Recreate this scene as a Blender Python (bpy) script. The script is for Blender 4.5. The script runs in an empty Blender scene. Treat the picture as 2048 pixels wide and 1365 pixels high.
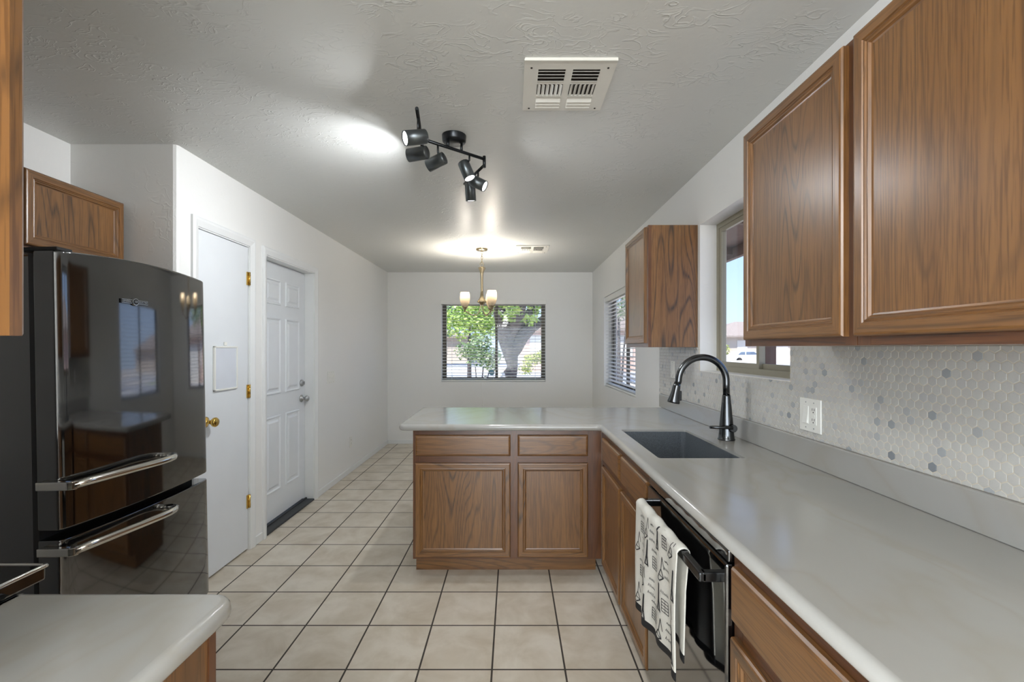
import bpy, bmesh, math, random
from mathutils import Vector, Matrix, noise as mnoise
random.seed(7)
PI = math.pi
S = bpy.context.scene
COL = S.collection
R = math.radians

# ------------------------------------------------------------------ camera, sky, sun, big lights, exposure
FPX, CAMZ = 918.0, 1.359
cam_d = bpy.data.cameras.new('camera')
cam = bpy.data.objects.new('camera', cam_d); COL.objects.link(cam)
cam.location = (0, 0, CAMZ); cam.rotation_euler = (R(90), 0, 0)
cam_d.sensor_width = 36.0; cam_d.lens = FPX / 2048 * 36.0
cam_d.shift_x = -1.0 / 2048; cam_d.shift_y = 14.5 / 2048
cam_d.clip_start = 0.02; cam_d.clip_end = 500
S.camera = cam

W = bpy.data.worlds.new('sky'); S.world = W; W.use_nodes = True
nt = W.node_tree; nt.nodes.clear()
tc = nt.nodes.new('ShaderNodeTexCoord'); sep = nt.nodes.new('ShaderNodeSeparateXYZ')
sky = nt.nodes.new('ShaderNodeValToRGB'); ce = sky.color_ramp.elements
ce[0].position = 0.0; ce[0].color = (.33, .42, .58, 1); ce[1].position = .75; ce[1].color = (.13, .23, .50, 1)
e_ = ce.new(.16); e_.color = (.24, .34, .55, 1)
bg = nt.nodes.new('ShaderNodeBackground'); bg.inputs['Strength'].default_value = 1.75
nt.links.new(tc.outputs['Generated'], sep.inputs[0]); nt.links.new(sep.outputs['Z'], sky.inputs[0])
wo = nt.nodes.new('ShaderNodeOutputWorld')
nt.links.new(sky.outputs[0], bg.inputs[0]); nt.links.new(bg.outputs[0], wo.inputs[0])

def lamp(name, kind, loc, energy, color=(1, 1, 1), **kw):
    d = bpy.data.lights.new(name, kind); d.energy = energy; d.color = color
    for k, v in kw.items(): setattr(d, k, v)
    o = bpy.data.objects.new(name, d); COL.objects.link(o); o.location = loc
    return o
def aim(o, d): o.rotation_euler = Vector(d).to_track_quat('-Z', 'Y').to_euler()

sun = lamp('sun', 'SUN', (-6, -8, 12), 5.2, (1.0, 0.97, 0.93), angle=R(0.6))
aim(sun, (0.50, 0.62, -1.15))
# unseen area lights added in openings behind the camera to brighten the kitchen
rear_fill = lamp('rear_fill_light', 'AREA', (-0.6, -4.75, 1.25), 120, (0.88, 0.95, 1.0), shape='RECTANGLE', size=3.6, size_y=2.1)
aim(rear_fill, (0.0, 1, 0.06))
side_fill = lamp('side_fill_light', 'AREA', (-3.55, -2.4, 1.45), 45, (0.88, 0.95, 1.0), shape='RECTANGLE', size=2.4, size_y=1.5)
aim(side_fill, (1, 0.15, 0.0))

# unseen point light added behind the camera to lift the near counter
lamp('behind_camera_fill', 'POINT', (-.35, -1.0, 2.2), 42, (.96, .98, 1.0), shadow_soft_size=.22)

vs = S.view_settings
vs.view_transform = 'Standard'; vs.look = 'None'; vs.gamma = 1.0; vs.use_curve_mapping = False
vs.exposure = 0.85
S.cycles.max_bounces = 12; S.cycles.diffuse_bounces = 6; S.cycles.glossy_bounces = 5
S.cycles.transparent_max_bounces = 24; S.cycles.sample_clamp_indirect = 4.0
S.cycles.caustics_reflective = False; S.cycles.caustics_refractive = False
try: S.cycles.use_denoising = True
except Exception: pass

# ------------------------------------------------------------------ materials
def srgb(r, g, b):
    f = lambda c: (c/255/12.92) if c/255 <= .04045 else ((c/255+.055)/1.055)**2.4
    return (f(r), f(g), f(b), 1)
class Mat:
    def __init__(s, name):
        s.m = bpy.data.materials.new(name); s.m.use_nodes = True
        s.t = s.m.node_tree; s.b = s.t.nodes['Principled BSDF']; s.out = s.t.nodes['Material Output']
    def n(s, kind, **kw):
        nd = s.t.nodes.new(kind)
        for k, v in kw.items():
            if k.startswith('i_'):
                key = k[2:]
                nd.inputs[int(key) if key.isdigit() else key.replace('_', ' ')].default_value = v
            else: setattr(nd, k, v)
        return nd
    def l(s, a, b): s.t.links.new(a, b)
    def math(s, op, a, b=None, c=None):
        nd = s.n('ShaderNodeMath', operation=op)
        for k, x in enumerate((a, b, c)):
            if x is None: continue
            if isinstance(x, (int, float)): nd.inputs[k].default_value = x
            else: s.l(x, nd.inputs[k])
        return nd.outputs[0]
    def ramp(s, fac, stops):
        r = s.n('ShaderNodeValToRGB'); e = r.color_ramp.elements
        while len(e) < len(stops): e.new(0.5)
        for k, (p, c) in enumerate(stops): e[k].position = p; e[k].color = c
        s.l(fac, r.inputs[0]); return r.outputs[0]
    def noise(s, vec, scale, detail=2, rough=.5, dist=0):
        nd = s.n('ShaderNodeTexNoise'); nd.inputs['Scale'].default_value = scale
        nd.inputs['Detail'].default_value = detail; nd.inputs['Roughness'].default_value = rough
        nd.inputs['Distortion'].default_value = dist
        if vec is not None: s.l(vec, nd.inputs['Vector'])
        return nd.outputs[0]
    def bump(s, h, strength, dist):
        nd = s.n('ShaderNodeBump'); nd.inputs['Strength'].default_value = strength; nd.inputs['Distance'].default_value = dist
        s.l(h, nd.inputs['Height']); s.l(nd.outputs[0], s.b.inputs['Normal'])
    def obj(s): return s.n('ShaderNodeTexCoord').outputs['Object']
    def mapped(s, vec, scale=(1, 1, 1), loc=None):
        m = s.n('ShaderNodeMapping'); m.inputs['Scale'].default_value = scale
        if loc is not None:
            if isinstance(loc, tuple): m.inputs['Location'].default_value = loc
            else: s.l(loc, m.inputs['Location'])
        s.l(vec, m.inputs[0]); return m.outputs[0]
    def mix(s, fac, a, b):
        nd = s.n('ShaderNodeMix', data_type='RGBA')
        for sock, x in ((nd.inputs[0], fac), (nd.inputs[6], a), (nd.inputs[7], b)):
            if isinstance(x, (int, float, tuple)): sock.default_value = x
            else: s.l(x, sock)
        return nd.outputs[2]
def pm(name, col, rough=.5, metal=0, spec=.5, coat=0, var=0, vscale=8, bumpv=0, bscale=60):
    M = Mat(name); M.b.inputs['Roughness'].default_value = rough; M.b.inputs['Metallic'].default_value = metal
    M.b.inputs['Specular IOR Level'].default_value = spec
    M.b.inputs['Coat Weight'].default_value = coat; M.b.inputs['Coat Roughness'].default_value = .06
    v = M.obj()
    k = M.noise(v, vscale, 4)
    d = var if var else .02
    lo = tuple(c*(1-d) for c in col[:3])+(1,); hi = tuple(min(1, c*(1+d)) for c in col[:3])+(1,)
    M.l(M.ramp(k, [(.3, lo), (.7, hi)]), M.b.inputs['Base Color'])
    if bumpv: M.bump(M.noise(v, bscale, 3), bumpv, .002)
    return M.m
def oak(name, axis, light=srgb(134, 94, 52), mid=srgb(118, 80, 42), dark=srgb(50, 36, 24), rough=.34):
    M = Mat(name); v = M.obj()
    oi = M.n('ShaderNodeObjectInfo'); mul = M.n('ShaderNodeVectorMath', operation='SCALE')
    mul.inputs[3].default_value = 37.0
    cmb = M.n('ShaderNodeCombineXYZ')
    for k in range(3): M.l(M.math('MULTIPLY', oi.outputs['Random'], (1.0, .63, .29)[k]), cmb.inputs[k])
    M.l(cmb.outputs[0], mul.inputs[0])
    sc = [1.0, 1.0, 1.0]; sc[axis] = .11
    a = M.mapped(v, tuple(sc), mul.outputs[0])
    n1 = M.noise(a, 3.2, 2.2, .45, .12)
    ring = M.math('MULTIPLY', M.math('PINGPONG', M.math('MULTIPLY', n1, 40.0), .5), 2.0)
    sc2 = [1.0, 1.0, 1.0]; sc2[axis] = .03
    b = M.mapped(v, tuple(sc2), mul.outputs[0])
    pore = M.noise(b, 240, 2, .6)
    streak = M.noise(b, 22, 3, .55)
    line = M.ramp(ring, [(.03, (1, 1, 1, 1)), (.36, (0, 0, 0, 1))])
    brk = M.ramp(pore, [(.40, (.25,)*3+(1,)), (.56, (1, 1, 1, 1))])
    bands = M.ramp(M.noise(a, 2.6, 1), [(.42, (.28,)*3+(1,)), (.6, (1, 1, 1, 1))])
    D = M.math('MULTIPLY', M.math('MULTIPLY', line, brk), bands)
    D = M.math('MINIMUM', M.math('MULTIPLY', D, .95), 1.0)
    c = M.mix(D, M.ramp(streak, [(.3, mid), (.7, light)]), dark)
    f = D
    pc = M.ramp(pore, [(.38, (0.46, .43, .41, 1)), (.50, (1, 1, 1, 1))])
    mm = M.n('ShaderNodeMix', data_type='RGBA', blend_type='MULTIPLY'); mm.inputs[0].default_value = .7
    M.l(c, mm.inputs[6]); M.l(pc, mm.inputs[7]); M.l(mm.outputs[2], M.b.inputs['Base Color'])
    M.b.inputs['Roughness'].default_value = rough
    M.b.inputs['Coat Weight'].default_value = .5; M.b.inputs['Coat Roughness'].default_value = .30
    M.bump(M.math('SUBTRACT', M.math('MULTIPLY', pore, .5), f), .10, .001)
    return M.m
OAK = [oak('oak_grain_x', 0), oak('oak_grain_y', 1), oak('oak_grain_z', 2)]
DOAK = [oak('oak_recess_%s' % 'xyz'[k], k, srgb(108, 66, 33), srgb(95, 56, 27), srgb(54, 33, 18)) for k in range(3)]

def wall_mat(name, col, bump_s=.35, rough=.42, trowel=.5):
    M = Mat(name); v = M.obj()
    M.b.inputs['Roughness'].default_value = rough; M.b.inputs['Specular IOR Level'].default_value = .42
    k = M.noise(v, 1.3, 2)
    M.l(M.ramp(k, [(.3, tuple(c*.985 for c in col[:3])+(1,)), (.7, col)]), M.b.inputs['Base Color'])
    n = M.noise(M.mapped(v, (1, 1.7, 1)), 10, 2, .5, 1.3)
    ridge = M.math('SUBTRACT', 1.0, M.math('MINIMUM', M.math('MULTIPLY', M.math('ABSOLUTE', M.math('SUBTRACT', n, .5)), 26.0), 1.0))
    mask = M.ramp(M.noise(v, 4.5, 3, .6), [(.44, (0, 0, 0, 1)), (.6, (1, 1, 1, 1))])
    ridge = M.math('MULTIPLY', ridge, mask)
    soft = M.noise(v, 26, 3, .5, .3)
    h = M.math('ADD', M.math('MULTIPLY', ridge, trowel), M.math('MULTIPLY', soft, .22))
    M.bump(h, bump_s, .006)
    return M.m
M_wall = wall_mat('painted_wall', srgb(238, 238, 236), .22, .45, .35)
M_ceil = wall_mat('trowelled_ceiling', srgb(213, 214, 211), .4, .34, .8)
M_trim = pm('white_trim_paint', srgb(232, 234, 234), .38, var=.01)
M_door = pm('white_door_paint', srgb(226, 230, 234), .36, var=.01)
M_plate = pm('white_plastic', srgb(236, 236, 230), .35)
M_blk = pm('gloss_black', srgb(9, 9, 10), .06, spec=1.0, coat=.7, var=.05, vscale=20)
M_blk.node_tree.nodes['Principled BSDF'].inputs['IOR'].default_value = 1.6
M_blkm = pm('satin_black', srgb(16, 16, 17), .38)
M_gun = pm('gunmetal', srgb(52, 54, 56), .3, metal=.85, var=.08)
M_hd = pm('lamp_head_grey', srgb(92, 97, 99), .32, metal=.8, var=.06)
M_fauc = pm('dark_stainless', srgb(92, 94, 96), .24, metal=1, var=.06)
M_sink = pm('granite_composite', srgb(84, 90, 96), .5, var=.3, vscale=240)
M_chrome = pm('chrome', srgb(214, 212, 206), .12, metal=1)
M_brass = pm('brass', srgb(214, 178, 96), .2, metal=1)
M_nick = pm('brushed_nickel', srgb(188, 172, 142), .26, metal=1, var=.08)
M_bronz = pm('tan_aluminium', srgb(150, 145, 128), .45, metal=.2)
M_bronzd = pm('bronze_aluminium', srgb(96, 90, 78), .5, metal=.2)
M_vent = pm('vent_white', srgb(226, 224, 216), .42)
M_dark = pm('duct_dark', srgb(46, 38, 33), .8)
M_rub = pm('threshold_rubber', srgb(58, 60, 62), .6)
M_wb = pm('whiteboard', srgb(214, 219, 228), .22)
M_slat = pm('white_slat', srgb(238, 238, 234), .42)
M_alum = pm('worn_metal', srgb(176, 178, 178), .35, metal=.7)

def floor_mat():
    M = Mat('ceramic_floor_tile'); v = M.obj()
    P = .3087
    br = M.n('ShaderNodeTexBrick', offset=0.0, squash=1.0)
    M.l(M.mapped(v, (1, 1, 1), (.0867+P*40+.0, -1.94+P*40, 0)), br.inputs['Vector'])
    br.inputs['Scale'].default_value = 1.0; br.inputs['Brick Width'].default_value = P; br.inputs['Row Height'].default_value = P
    br.inputs['Mortar Size'].default_value = .0042; br.inputs['Mortar Smooth'].default_value = .1; br.inputs['Bias'].default_value = 0
    br.inputs['Color1'].default_value = srgb(222, 214, 200); br.inputs['Color2'].default_value = srgb(213, 204, 189)
    br.inputs['Mortar'].default_value = srgb(70, 64, 58)
    n = M.noise(v, 5.5, 4, .6, .4)
    mm = M.n('ShaderNodeMix', data_type='RGBA', blend_type='MULTIPLY'); mm.inputs[0].default_value = 1
    M.l(br.outputs['Color'], mm.inputs[6]); M.l(M.ramp(n, [(.3, (.78, .74, .68, 1)), (.64, (1, 1, 1, 1))]), mm.inputs[7])
    M.l(mm.outputs[2], M.b.inputs['Base Color'])
    M.l(M.ramp(br.outputs['Fac'], [(0, (.34,)*3+(1,)), (1, (.85,)*3+(1,))]), M.b.inputs['Roughness'])
    M.bump(M.math('ADD', M.math('MULTIPLY', br.outputs['Fac'], -1.0), M.math('MULTIPLY', M.noise(v, 30, 2), .05)), .5, .003)
    return M.m
M_floor = floor_mat()
def counter_mat():
    M = Mat('white_quartz'); v = M.obj()
    n = M.noise(M.mapped(v, (1, .45, 1)), 2.3, 3, .5, 1.4)
    vein = M.math('MULTIPLY', M.math('ABSOLUTE', M.math('SUBTRACT', n, .5)), 14.0)
    c = M.ramp(vein, [(0, srgb(162, 159, 152)), (.45, srgb(164, 162, 157)), (1, srgb(165, 164, 160))])
    M.l(c, M.b.inputs['Base Color'])
    M.b.inputs['Roughness'].default_value = .17; M.b.inputs['Specular IOR Level'].default_value = .5
    return M.m
M_counter = counter_mat()
def hex_mat():
    M = Mat('marble_hexagon_tile'); v = M.obj()
    g = M.n('ShaderNodeNewGeometry')
    c = M.ramp(g.outputs['Random Per Island'], [(0, srgb(200, 199, 194)), (.6, srgb(194, 193, 189)), (.82, srgb(195, 192, 187)), (.93, srgb(187, 188, 188)), (.98, srgb(166, 170, 173)), (1, srgb(132, 137, 143))])
    n = M.noise(v, 70, 4, .6, 1.5)
    mm = M.n('ShaderNodeMix', data_type='RGBA', blend_type='MULTIPLY'); mm.inputs[0].default_value = .6
    M.l(c, mm.inputs[6]); M.l(M.ramp(n, [(.26, (.86, .87, .88, 1)), (.42, (1, 1, 1, 1))]), mm.inputs[7])
    M.l(mm.outputs[2], M.b.inputs['Base Color']); M.b.inputs['Roughness'].default_value = .3
    return M.m
M_hex = hex_mat()
M_grout = pm('cream_grout', srgb(214, 206, 190), .8)
def glass_mat(name='window_glass', tint=(.96, .97, .97, 1), refl=.05):
    M = Mat(name); M.t.nodes.remove(M.b)
    tr = M.n('ShaderNodeBsdfTransparent'); tr.inputs[0].default_value = tint
    gl = M.n('ShaderNodeBsdfGlossy'); gl.inputs['Roughness'].default_value = .02
    lw = M.n('ShaderNodeLayerWeight'); lw.inputs[0].default_value = .5
    fr = M.n('ShaderNodeMath', operation='MULTIPLY_ADD'); M.l(M.math('POWER', lw.outputs['Facing'], 5.0), fr.inputs[0]); fr.inputs[1].default_value = .7; fr.inputs[2].default_value = .014
    mx = M.n('ShaderNodeMixShader'); M.l(fr.outputs[0], mx.inputs[0]); M.l(tr.outputs[0], mx.inputs[1]); M.l(gl.outputs[0], mx.inputs[2])
    M.l(mx.outputs[0], M.out.inputs[0]); return M.m
M_glass = glass_mat()
def emit(name, col, st):
    M = Mat(name); M.b.inputs['Base Color'].default_value = (.8, .8, .8, 1)
    M.b.inputs['Emission Color'].default_value = col; M.b.inputs['Emission Strength'].default_value = st
    return M.m
M_led = emit('led_lens', (1, 1, 1, 1), 3.0)
M_bulb = emit('warm_bulb', (1, .86, .62, 1), 6.0)
def shade_mat():
    M = Mat('frosted_amber_glass'); M.t.nodes.remove(M.b)
    a = M.n('ShaderNodeBsdfTranslucent'); a.inputs[0].default_value = (.20, .17, .128, 1)
    d = M.n('ShaderNodeBsdfDiffuse'); d.inputs[0].default_value = (.95, .88, .76, 1)
    t = M.n('ShaderNodeBsdfTransparent'); t.inputs[0].default_value = (1, .95, .86, 1)
    m1 = M.n('ShaderNodeMixShader', i_0=.35); M.l(a.outputs[0], m1.inputs[1]); M.l(d.outputs[0], m1.inputs[2])
    m2 = M.n('ShaderNodeMixShader', i_0=.10); M.l(m1.outputs[0], m2.inputs[1]); M.l(t.outputs[0], m2.inputs[2])
    M.l(m2.outputs[0], M.out.inputs[0]); return M.m
M_shade = shade_mat()
def leaf_mat(name, a, b):
    M = Mat(name); g = M.n('ShaderNodeNewGeometry')
    M.l(M.ramp(g.outputs['Random Per Island'], [(0, a), (1, b)]), M.b.inputs['Base Color'])
    M.b.inputs['Roughness'].default_value = .5
    return M.m
M_leafb = leaf_mat('bright_leaf', srgb(120, 156, 62), srgb(178, 200, 110))
M_leafd = leaf_mat('mid_leaf', srgb(84, 118, 70), srgb(168, 184, 140))
M_leafy = leaf_mat('hedge_leaf', srgb(134, 152, 62), srgb(190, 196, 110))
M_spike = leaf_mat('spiky_leaf', srgb(84, 108, 92), srgb(130, 150, 126))
M_bark = pm('grey_bark', srgb(84, 79, 79), .85, var=.3, vscale=12, bumpv=.8, bscale=22)
M_grav = pm('pale_gravel', srgb(206, 192, 178), .9, var=.14, vscale=26)
M_street = pm('street_asphalt', srgb(168, 168, 172), .85, var=.05)
M_conc = pm('pale_concrete', srgb(222, 218, 210), .8, var=.04)
M_grass = pm('lawn_green', srgb(142, 158, 92), .9, var=.2, vscale=20)
M_stuc = pm('pink_stucco', srgb(206, 178, 164), .85, var=.03)
M_stuc2 = pm('tan_stucco', srgb(196, 184, 172), .85, var=.03)
M_roof = pm('grey_brown_roof_tile', srgb(150, 136, 126), .8, var=.12, vscale=6)
M_win = pm('dark_house_glass', srgb(110, 122, 134), .15)
M_soff = pm('brown_soffit_wood', srgb(96, 74, 64), .8, var=.18, vscale=14)
M_car = pm('white_car_paint', srgb(232, 234, 238), .2, coat=.5)
M_carw = pm('car_window', srgb(96, 110, 128), .08)
M_towel = pm('white_cotton', srgb(224, 222, 214), .9, var=.04, vscale=30, bumpv=.3, bscale=300)
M_ink = pm('charcoal_print', srgb(46, 46, 48), .9)
M_hem = pm('black_hem', srgb(24, 24, 26), .85)
M_teal = pm('teal_sticker', srgb(86, 140, 156), .5)
M_red = pm('red_sticker', srgb(206, 128, 122), .5)

# ------------------------------------------------------------------ mesh helpers
def link(o): COL.objects.link(o); return o
WL = {}
def tag(o, label=None, cat=None, group=None, kind=None):
    if label: o['label'] = label
    if cat: o['category'] = cat
    if group: o['group'] = group
    if kind: o['kind'] = kind
    return o
def thing(name, loc, label, cat, group=None):
    o = link(bpy.data.objects.new(name, None)); o.location = loc; o.empty_display_size = .05
    WL[o] = Vector(loc)
    return tag(o, label, cat, group)
class MB:
    def __init__(s): s.bm = bmesh.new(); s.mats = []
    def mi(s, m):
        if m not in s.mats: s.mats.append(m)
        return s.mats.index(m)
    def box(s, x0, x1, y0, y1, z0, z1, m=None, bev=0, seg=2, M=None):
        b = bmesh.new()
        vs_ = [b.verts.new((x, y, z)) for x in (min(x0, x1), max(x0, x1)) for y in (min(y0, y1), max(y0, y1)) for z in (min(z0, z1), max(z0, z1))]
        for f in ((0,1,3,2),(4,6,7,5),(0,4,5,1),(2,3,7,6),(0,2,6,4),(1,5,7,3)): b.faces.new([vs_[i] for i in f])
        if bev: bmesh.ops.bevel(b, geom=b.edges[:], offset=bev, segments=seg, affect='EDGES', profile=.5)
        s.add(b, m, M); return s
    def add(s, b, m=None, M=None, smooth=False):
        if M is not None: bmesh.ops.transform(b, matrix=M, verts=b.verts)
        bmesh.ops.recalc_face_normals(b, faces=b.faces)
        k = s.mi(m) if m else 0
        mp = [s.bm.verts.new(v.co) for v in b.verts]
        b.verts.index_update()
        for f in b.faces:
            try: nf = s.bm.faces.new([mp[v.index] for v in f.verts])
            except ValueError: continue
            nf.material_index = k; nf.smooth = smooth or f.smooth
        b.free()
    def cyl(s, c, r0, r1, h, axis=(0, 0, 1), m=None, seg=24, bev=0):
        b = bmesh.new()
        bmesh.ops.create_cone(b, cap_ends=True, segments=seg, radius1=r0, radius2=r1, depth=h)
        if bev:
            es = [e for e in b.edges if any(len(f.verts) > 4 for f in e.link_faces)]
            bmesh.ops.bevel(b, geom=es, offset=bev, segments=2, affect='EDGES', profile=.5)
        for f in b.faces:
            if len(f.verts) <= 4: f.smooth = True
        q = Vector(axis).normalized().to_track_quat('Z', 'Y').to_matrix().to_4x4()
        s.add(b, m, Matrix.Translation(Vector(c)) @ q); return s
    def tube(s, pts, r, m=None, seg=10, cap=True, flat=None):
        pts = [Vector(p) for p in pts]; n = len(pts)
        rs = r if isinstance(r, (list, tuple)) else [r]*n
        b = bmesh.new(); rings = []; up = None
        for i, p in enumerate(pts):
            t = (pts[min(i+1, n-1)]-pts[max(i-1, 0)]).normalized()
            if up is None: up = Vector((0, 0, 1)) if abs(t.z) < .9 else Vector((0, 1, 0))
            a = (up - t*up.dot(t)).normalized(); c = t.cross(a); up = a
            fl = flat if flat else (1, 1)
            rings.append([b.verts.new(p + a*math.cos(2*PI*k/seg)*rs[i]*fl[0] + c*math.sin(2*PI*k/seg)*rs[i]*fl[1]) for k in range(seg)])
        for i in range(n-1):
            for k in range(seg):
                f = b.faces.new((rings[i][k], rings[i][(k+1) % seg], rings[i+1][(k+1) % seg], rings[i+1][k])); f.smooth = True
        if cap: b.faces.new(rings[0][::-1]); b.faces.new(rings[-1])
        s.add(b, m); return s
    def lathe(s, prof, c=(0, 0, 0), axis=(0, 0, 1), m=None, seg=28, cap=False):
        b = bmesh.new(); rings = []
        for (r, z) in prof:
            rings.append([b.verts.new((r*math.cos(2*PI*k/seg), r*math.sin(2*PI*k/seg), z)) for k in range(seg)])
        for i in range(len(rings)-1):
            for k in range(seg):
                f = b.faces.new((rings[i][k], rings[i][(k+1) % seg], rings[i+1][(k+1) % seg], rings[i+1][k])); f.smooth = True
        if cap: b.faces.new(rings[0][::-1]); b.faces.new(rings[-1])
        q = Vector(axis).normalized().to_track_quat('Z', 'Y').to_matrix().to_4x4()
        bmesh.ops.remove_doubles(b, verts=b.verts, dist=1e-6)
        s.add(b, m, Matrix.Translation(Vector(c)) @ q); return s
    def sphere(s, c, r, m=None, sc=(1, 1, 1), seg=16):
        b = bmesh.new(); bmesh.ops.create_uvsphere(b, u_segments=seg, v_segments=max(6, seg//2), radius=r)
        for f in b.faces: f.smooth = True
        s.add(b, m, Matrix.Translation(Vector(c)) @ Matrix.Diagonal((*sc, 1))); return s
    def prism(s, poly, a0, a1, plane='xy', m=None, bev=0):
        b = bmesh.new()
        def P(u, v, w): return {'xy': (u, v, w), 'xz': (u, w, v), 'yz': (w, u, v)}[plane]
        lo = [b.verts.new(P(u, v, a0)) for u, v in poly]; hi = [b.verts.new(P(u, v, a1)) for u, v in poly]
        b.faces.new(lo); b.faces.new(hi[::-1]); n = len(poly)
        for k in range(n): b.faces.new((lo[k], hi[k], hi[(k+1) % n], lo[(k+1) % n]))
        bmesh.ops.recalc_face_normals(b, faces=b.faces)
        if bev:
            es = [e for e in b.edges if len(e.link_faces) == 2 and e.calc_face_angle() > R(25)]
            bmesh.ops.bevel(b, geom=es, offset=bev, segments=2, affect='EDGES', profile=.5)
        s.add(b, m); return s
    def quad(s, a, b_, c, d, m=None):
        k = s.mi(m) if m else 0
        f = s.bm.faces.new([s.bm.verts.new(p) for p in (a, b_, c, d)]); f.material_index = k; return s
    def build(s, name, mat=None, parent=None, world=True):
        me = bpy.data.meshes.new(name)
        off = WL.get(parent, Vector((0, 0, 0))) if (parent is not None and world) else Vector((0, 0, 0))
        if off.length: bmesh.ops.translate(s.bm, vec=-off, verts=s.bm.verts)
        s.bm.to_mesh(me); s.bm.free()
        for m in (s.mats if s.mats else [mat]): me.materials.append(m)
        o = link(bpy.data.objects.new(name, me))
        if parent is not None: o.parent = parent; WL[o] = WL.get(parent, Vector((0, 0, 0)))
        return o
def struct(name, mb, mat=None, parent=None):
    o = mb.build(name, mat, parent)
    if parent is None: o['kind'] = 'structure'
    return o

# ------------------------------------------------------------------ room dimensions (metres; camera stands at the origin)
ZC = 2.44
XL, XR, XA = -1.778, 1.138, -2.34      # left wall, right wall, alcove wall
YB, YC = 6.53, 2.43                    # far wall, alcove return
WT = .16
# windows as (lo, hi, zlo, zhi)
KW = (1.875, 2.785, 1.224, 2.108)      # kitchen window in right wall
DW = (4.25, 5.71, .895, 1.99)          # dining side window in right wall
BW = (-1.01, .47, .882, 2.03)          # far wall window in x

def wall_boxes(mb, along, lo, hi, t0, t1, ops, z0=0, z1=ZC):
    def bx(a, b, c, d):
        if b-a < 1e-4 or d-c < 1e-4: return
        if along == 'y': mb.box(t0, t1, a, b, c, d)
        else: mb.box(a, b, t0, t1, c, d)
    cur = lo
    for (a, b, c, d) in sorted(ops):
        bx(cur, a, z0, z1); bx(a, b, z0, c); bx(a, b, d, z1); cur = b
    bx(cur, hi, z0, z1); return mb

YR = -4.8
struct('floor', MB().box(-3.7, XR+WT, YR-.2, YB+.16, -.12, 0), M_floor)
struct('ceiling', MB().box(-3.7, XR+WT, YR-.2, YB+.16, ZC, ZC+.12), M_ceil)
struct('wall_right', wall_boxes(MB(), 'y', YR, YB+.16, XR, XR+WT, [KW, DW]), M_wall)
struct('wall_back', wall_boxes(MB(), 'x', XL-.14, XR, YB, YB+.16, [BW]), M_wall)
PD = (2.585, 3.105, -.02, 2.05)        # pantry door opening
ED = (3.305, 4.12, -.02, 2.04)         # entry door opening
wl = wall_boxes(MB(), 'y', YC+.14, YB, XL-.14, XL, [PD, ED])
wl.prism([(XA-.14, YC), (XL-.02, YC), (XL-.006, YC+.006), (XL, YC+.02), (XL, YC+.14), (XA-.14, YC+.14)], 0, ZC, 'xy')
struct('wall_left', wl, M_wall)
struct('wall_alcove', MB().box(XA-.14, XA, .1, YC, 0, ZC), M_wall)
struct('wall_near', MB().box(-3.6, -.62, .1, .225, 0, ZC), M_wall)
struct('wall_living_left', wall_boxes(MB(), 'y', YR, .1, -3.66, -3.6, [(-3.7, -1.1, .6, 2.2)]), M_wall)
struct('wall_living_rear', wall_boxes(MB(), 'x', -3.6, XR, YR-.12, YR, [(-2.5, 1.1, 0, 2.2)]), M_wall)

# baseboards
def base(name, x0, x1, y0, y1): struct(name, MB().box(x0, x1, y0, y1, 0, .058, bev=.004), M_trim)
base('baseboard_left', XL, XL+.012, 4.176, YB)
base('baseboard_back', XL+.012, XR, YB-.012, YB)
base('baseboard_right', XR-.012, XR, 3.55, YB-.012)
base('baseboard_between', XL, XL+.012, 3.162, 3.249)

# ------------------------------------------------------------------ doors
def casing(name, y0, y1, zt, w=.054):
    mb = MB(); x0, x1 = XL, XL+.014
    prof = [(0, 0), (.0, .007), (.006, .009), (.020, .014), (.034, .019), (.044, .019), (w, .014), (w, 0)]
    b = mb.bm; rings = []
    for (d, h) in prof:
        rings.append([b.verts.new((x0+h, y, z)) for y, z in ((y0-d, 0), (y0-d, zt+d), (y1+d, zt+d), (y1+d, 0))])
    for i in range(len(rings)-1):
        for q in range(3): b.faces.new((rings[i][q], rings[i][q+1], rings[i+1][q+1], rings[i+1][q]))
    for q in (0, 3): b.faces.new([r_[q] for r_ in rings])
    bmesh.ops.recalc_face_normals(b, faces=b.faces)
    return struct(name, mb, M_trim)
casing('trim_1', PD[0]+.004, PD[1]-.004, 2.048)
casing('trim_2', ED[0]+.004, ED[1]-.004, 2.035)
# pantry slab door, flush
d1 = MB(); d1.box(XL-.036, XL-.002, 2.602, 3.088, .012, 2.036, bev=.002)
door1 = struct('door_1', d1, M_door)
jb = MB(); jb.box(XL-.12, XL+.001, PD[0], 2.596, 0, 2.05); jb.box(XL-.12, XL+.001, 3.094, PD[1], 0, 2.05); jb.box(XL-.12, XL+.001, PD[0], PD[1], 2.04, 2.05)
jb.box(XL-.12, XL-.05, PD[0], PD[1], 0, 2.05)
struct('trim_3', jb, M_trim)
for z in (1.827, 1.07, .329):
    h = MB(); h.cyl((XL+.006, 3.092, z), .0075, .0075, .088, m=M_brass, seg=12); h.box(XL-.002, XL+.004, 3.070, 3.092, z-.044, z+.044)
    for q in (-.022, .022): h.cyl((XL+.006, 3.092, z+q), .0085, .0085, .003, m=M_brass, seg=12)
    tag(h.build('hinge', M_brass, door1), 'brass hinge')
k = MB(); k.lathe([(.0, .0), (.031, .0), (.031, .004), (.02, .009), (.011, .012), (.011, .034), (.019, .04), (.027, .05), (.028, .06), (.022, .068), (.0, .07)], (XL-.002, 2.66, .93), (1, 0, 0), M_brass)
tag(k.build('door_knob', M_brass, door1), 'round brass knob')
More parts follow.
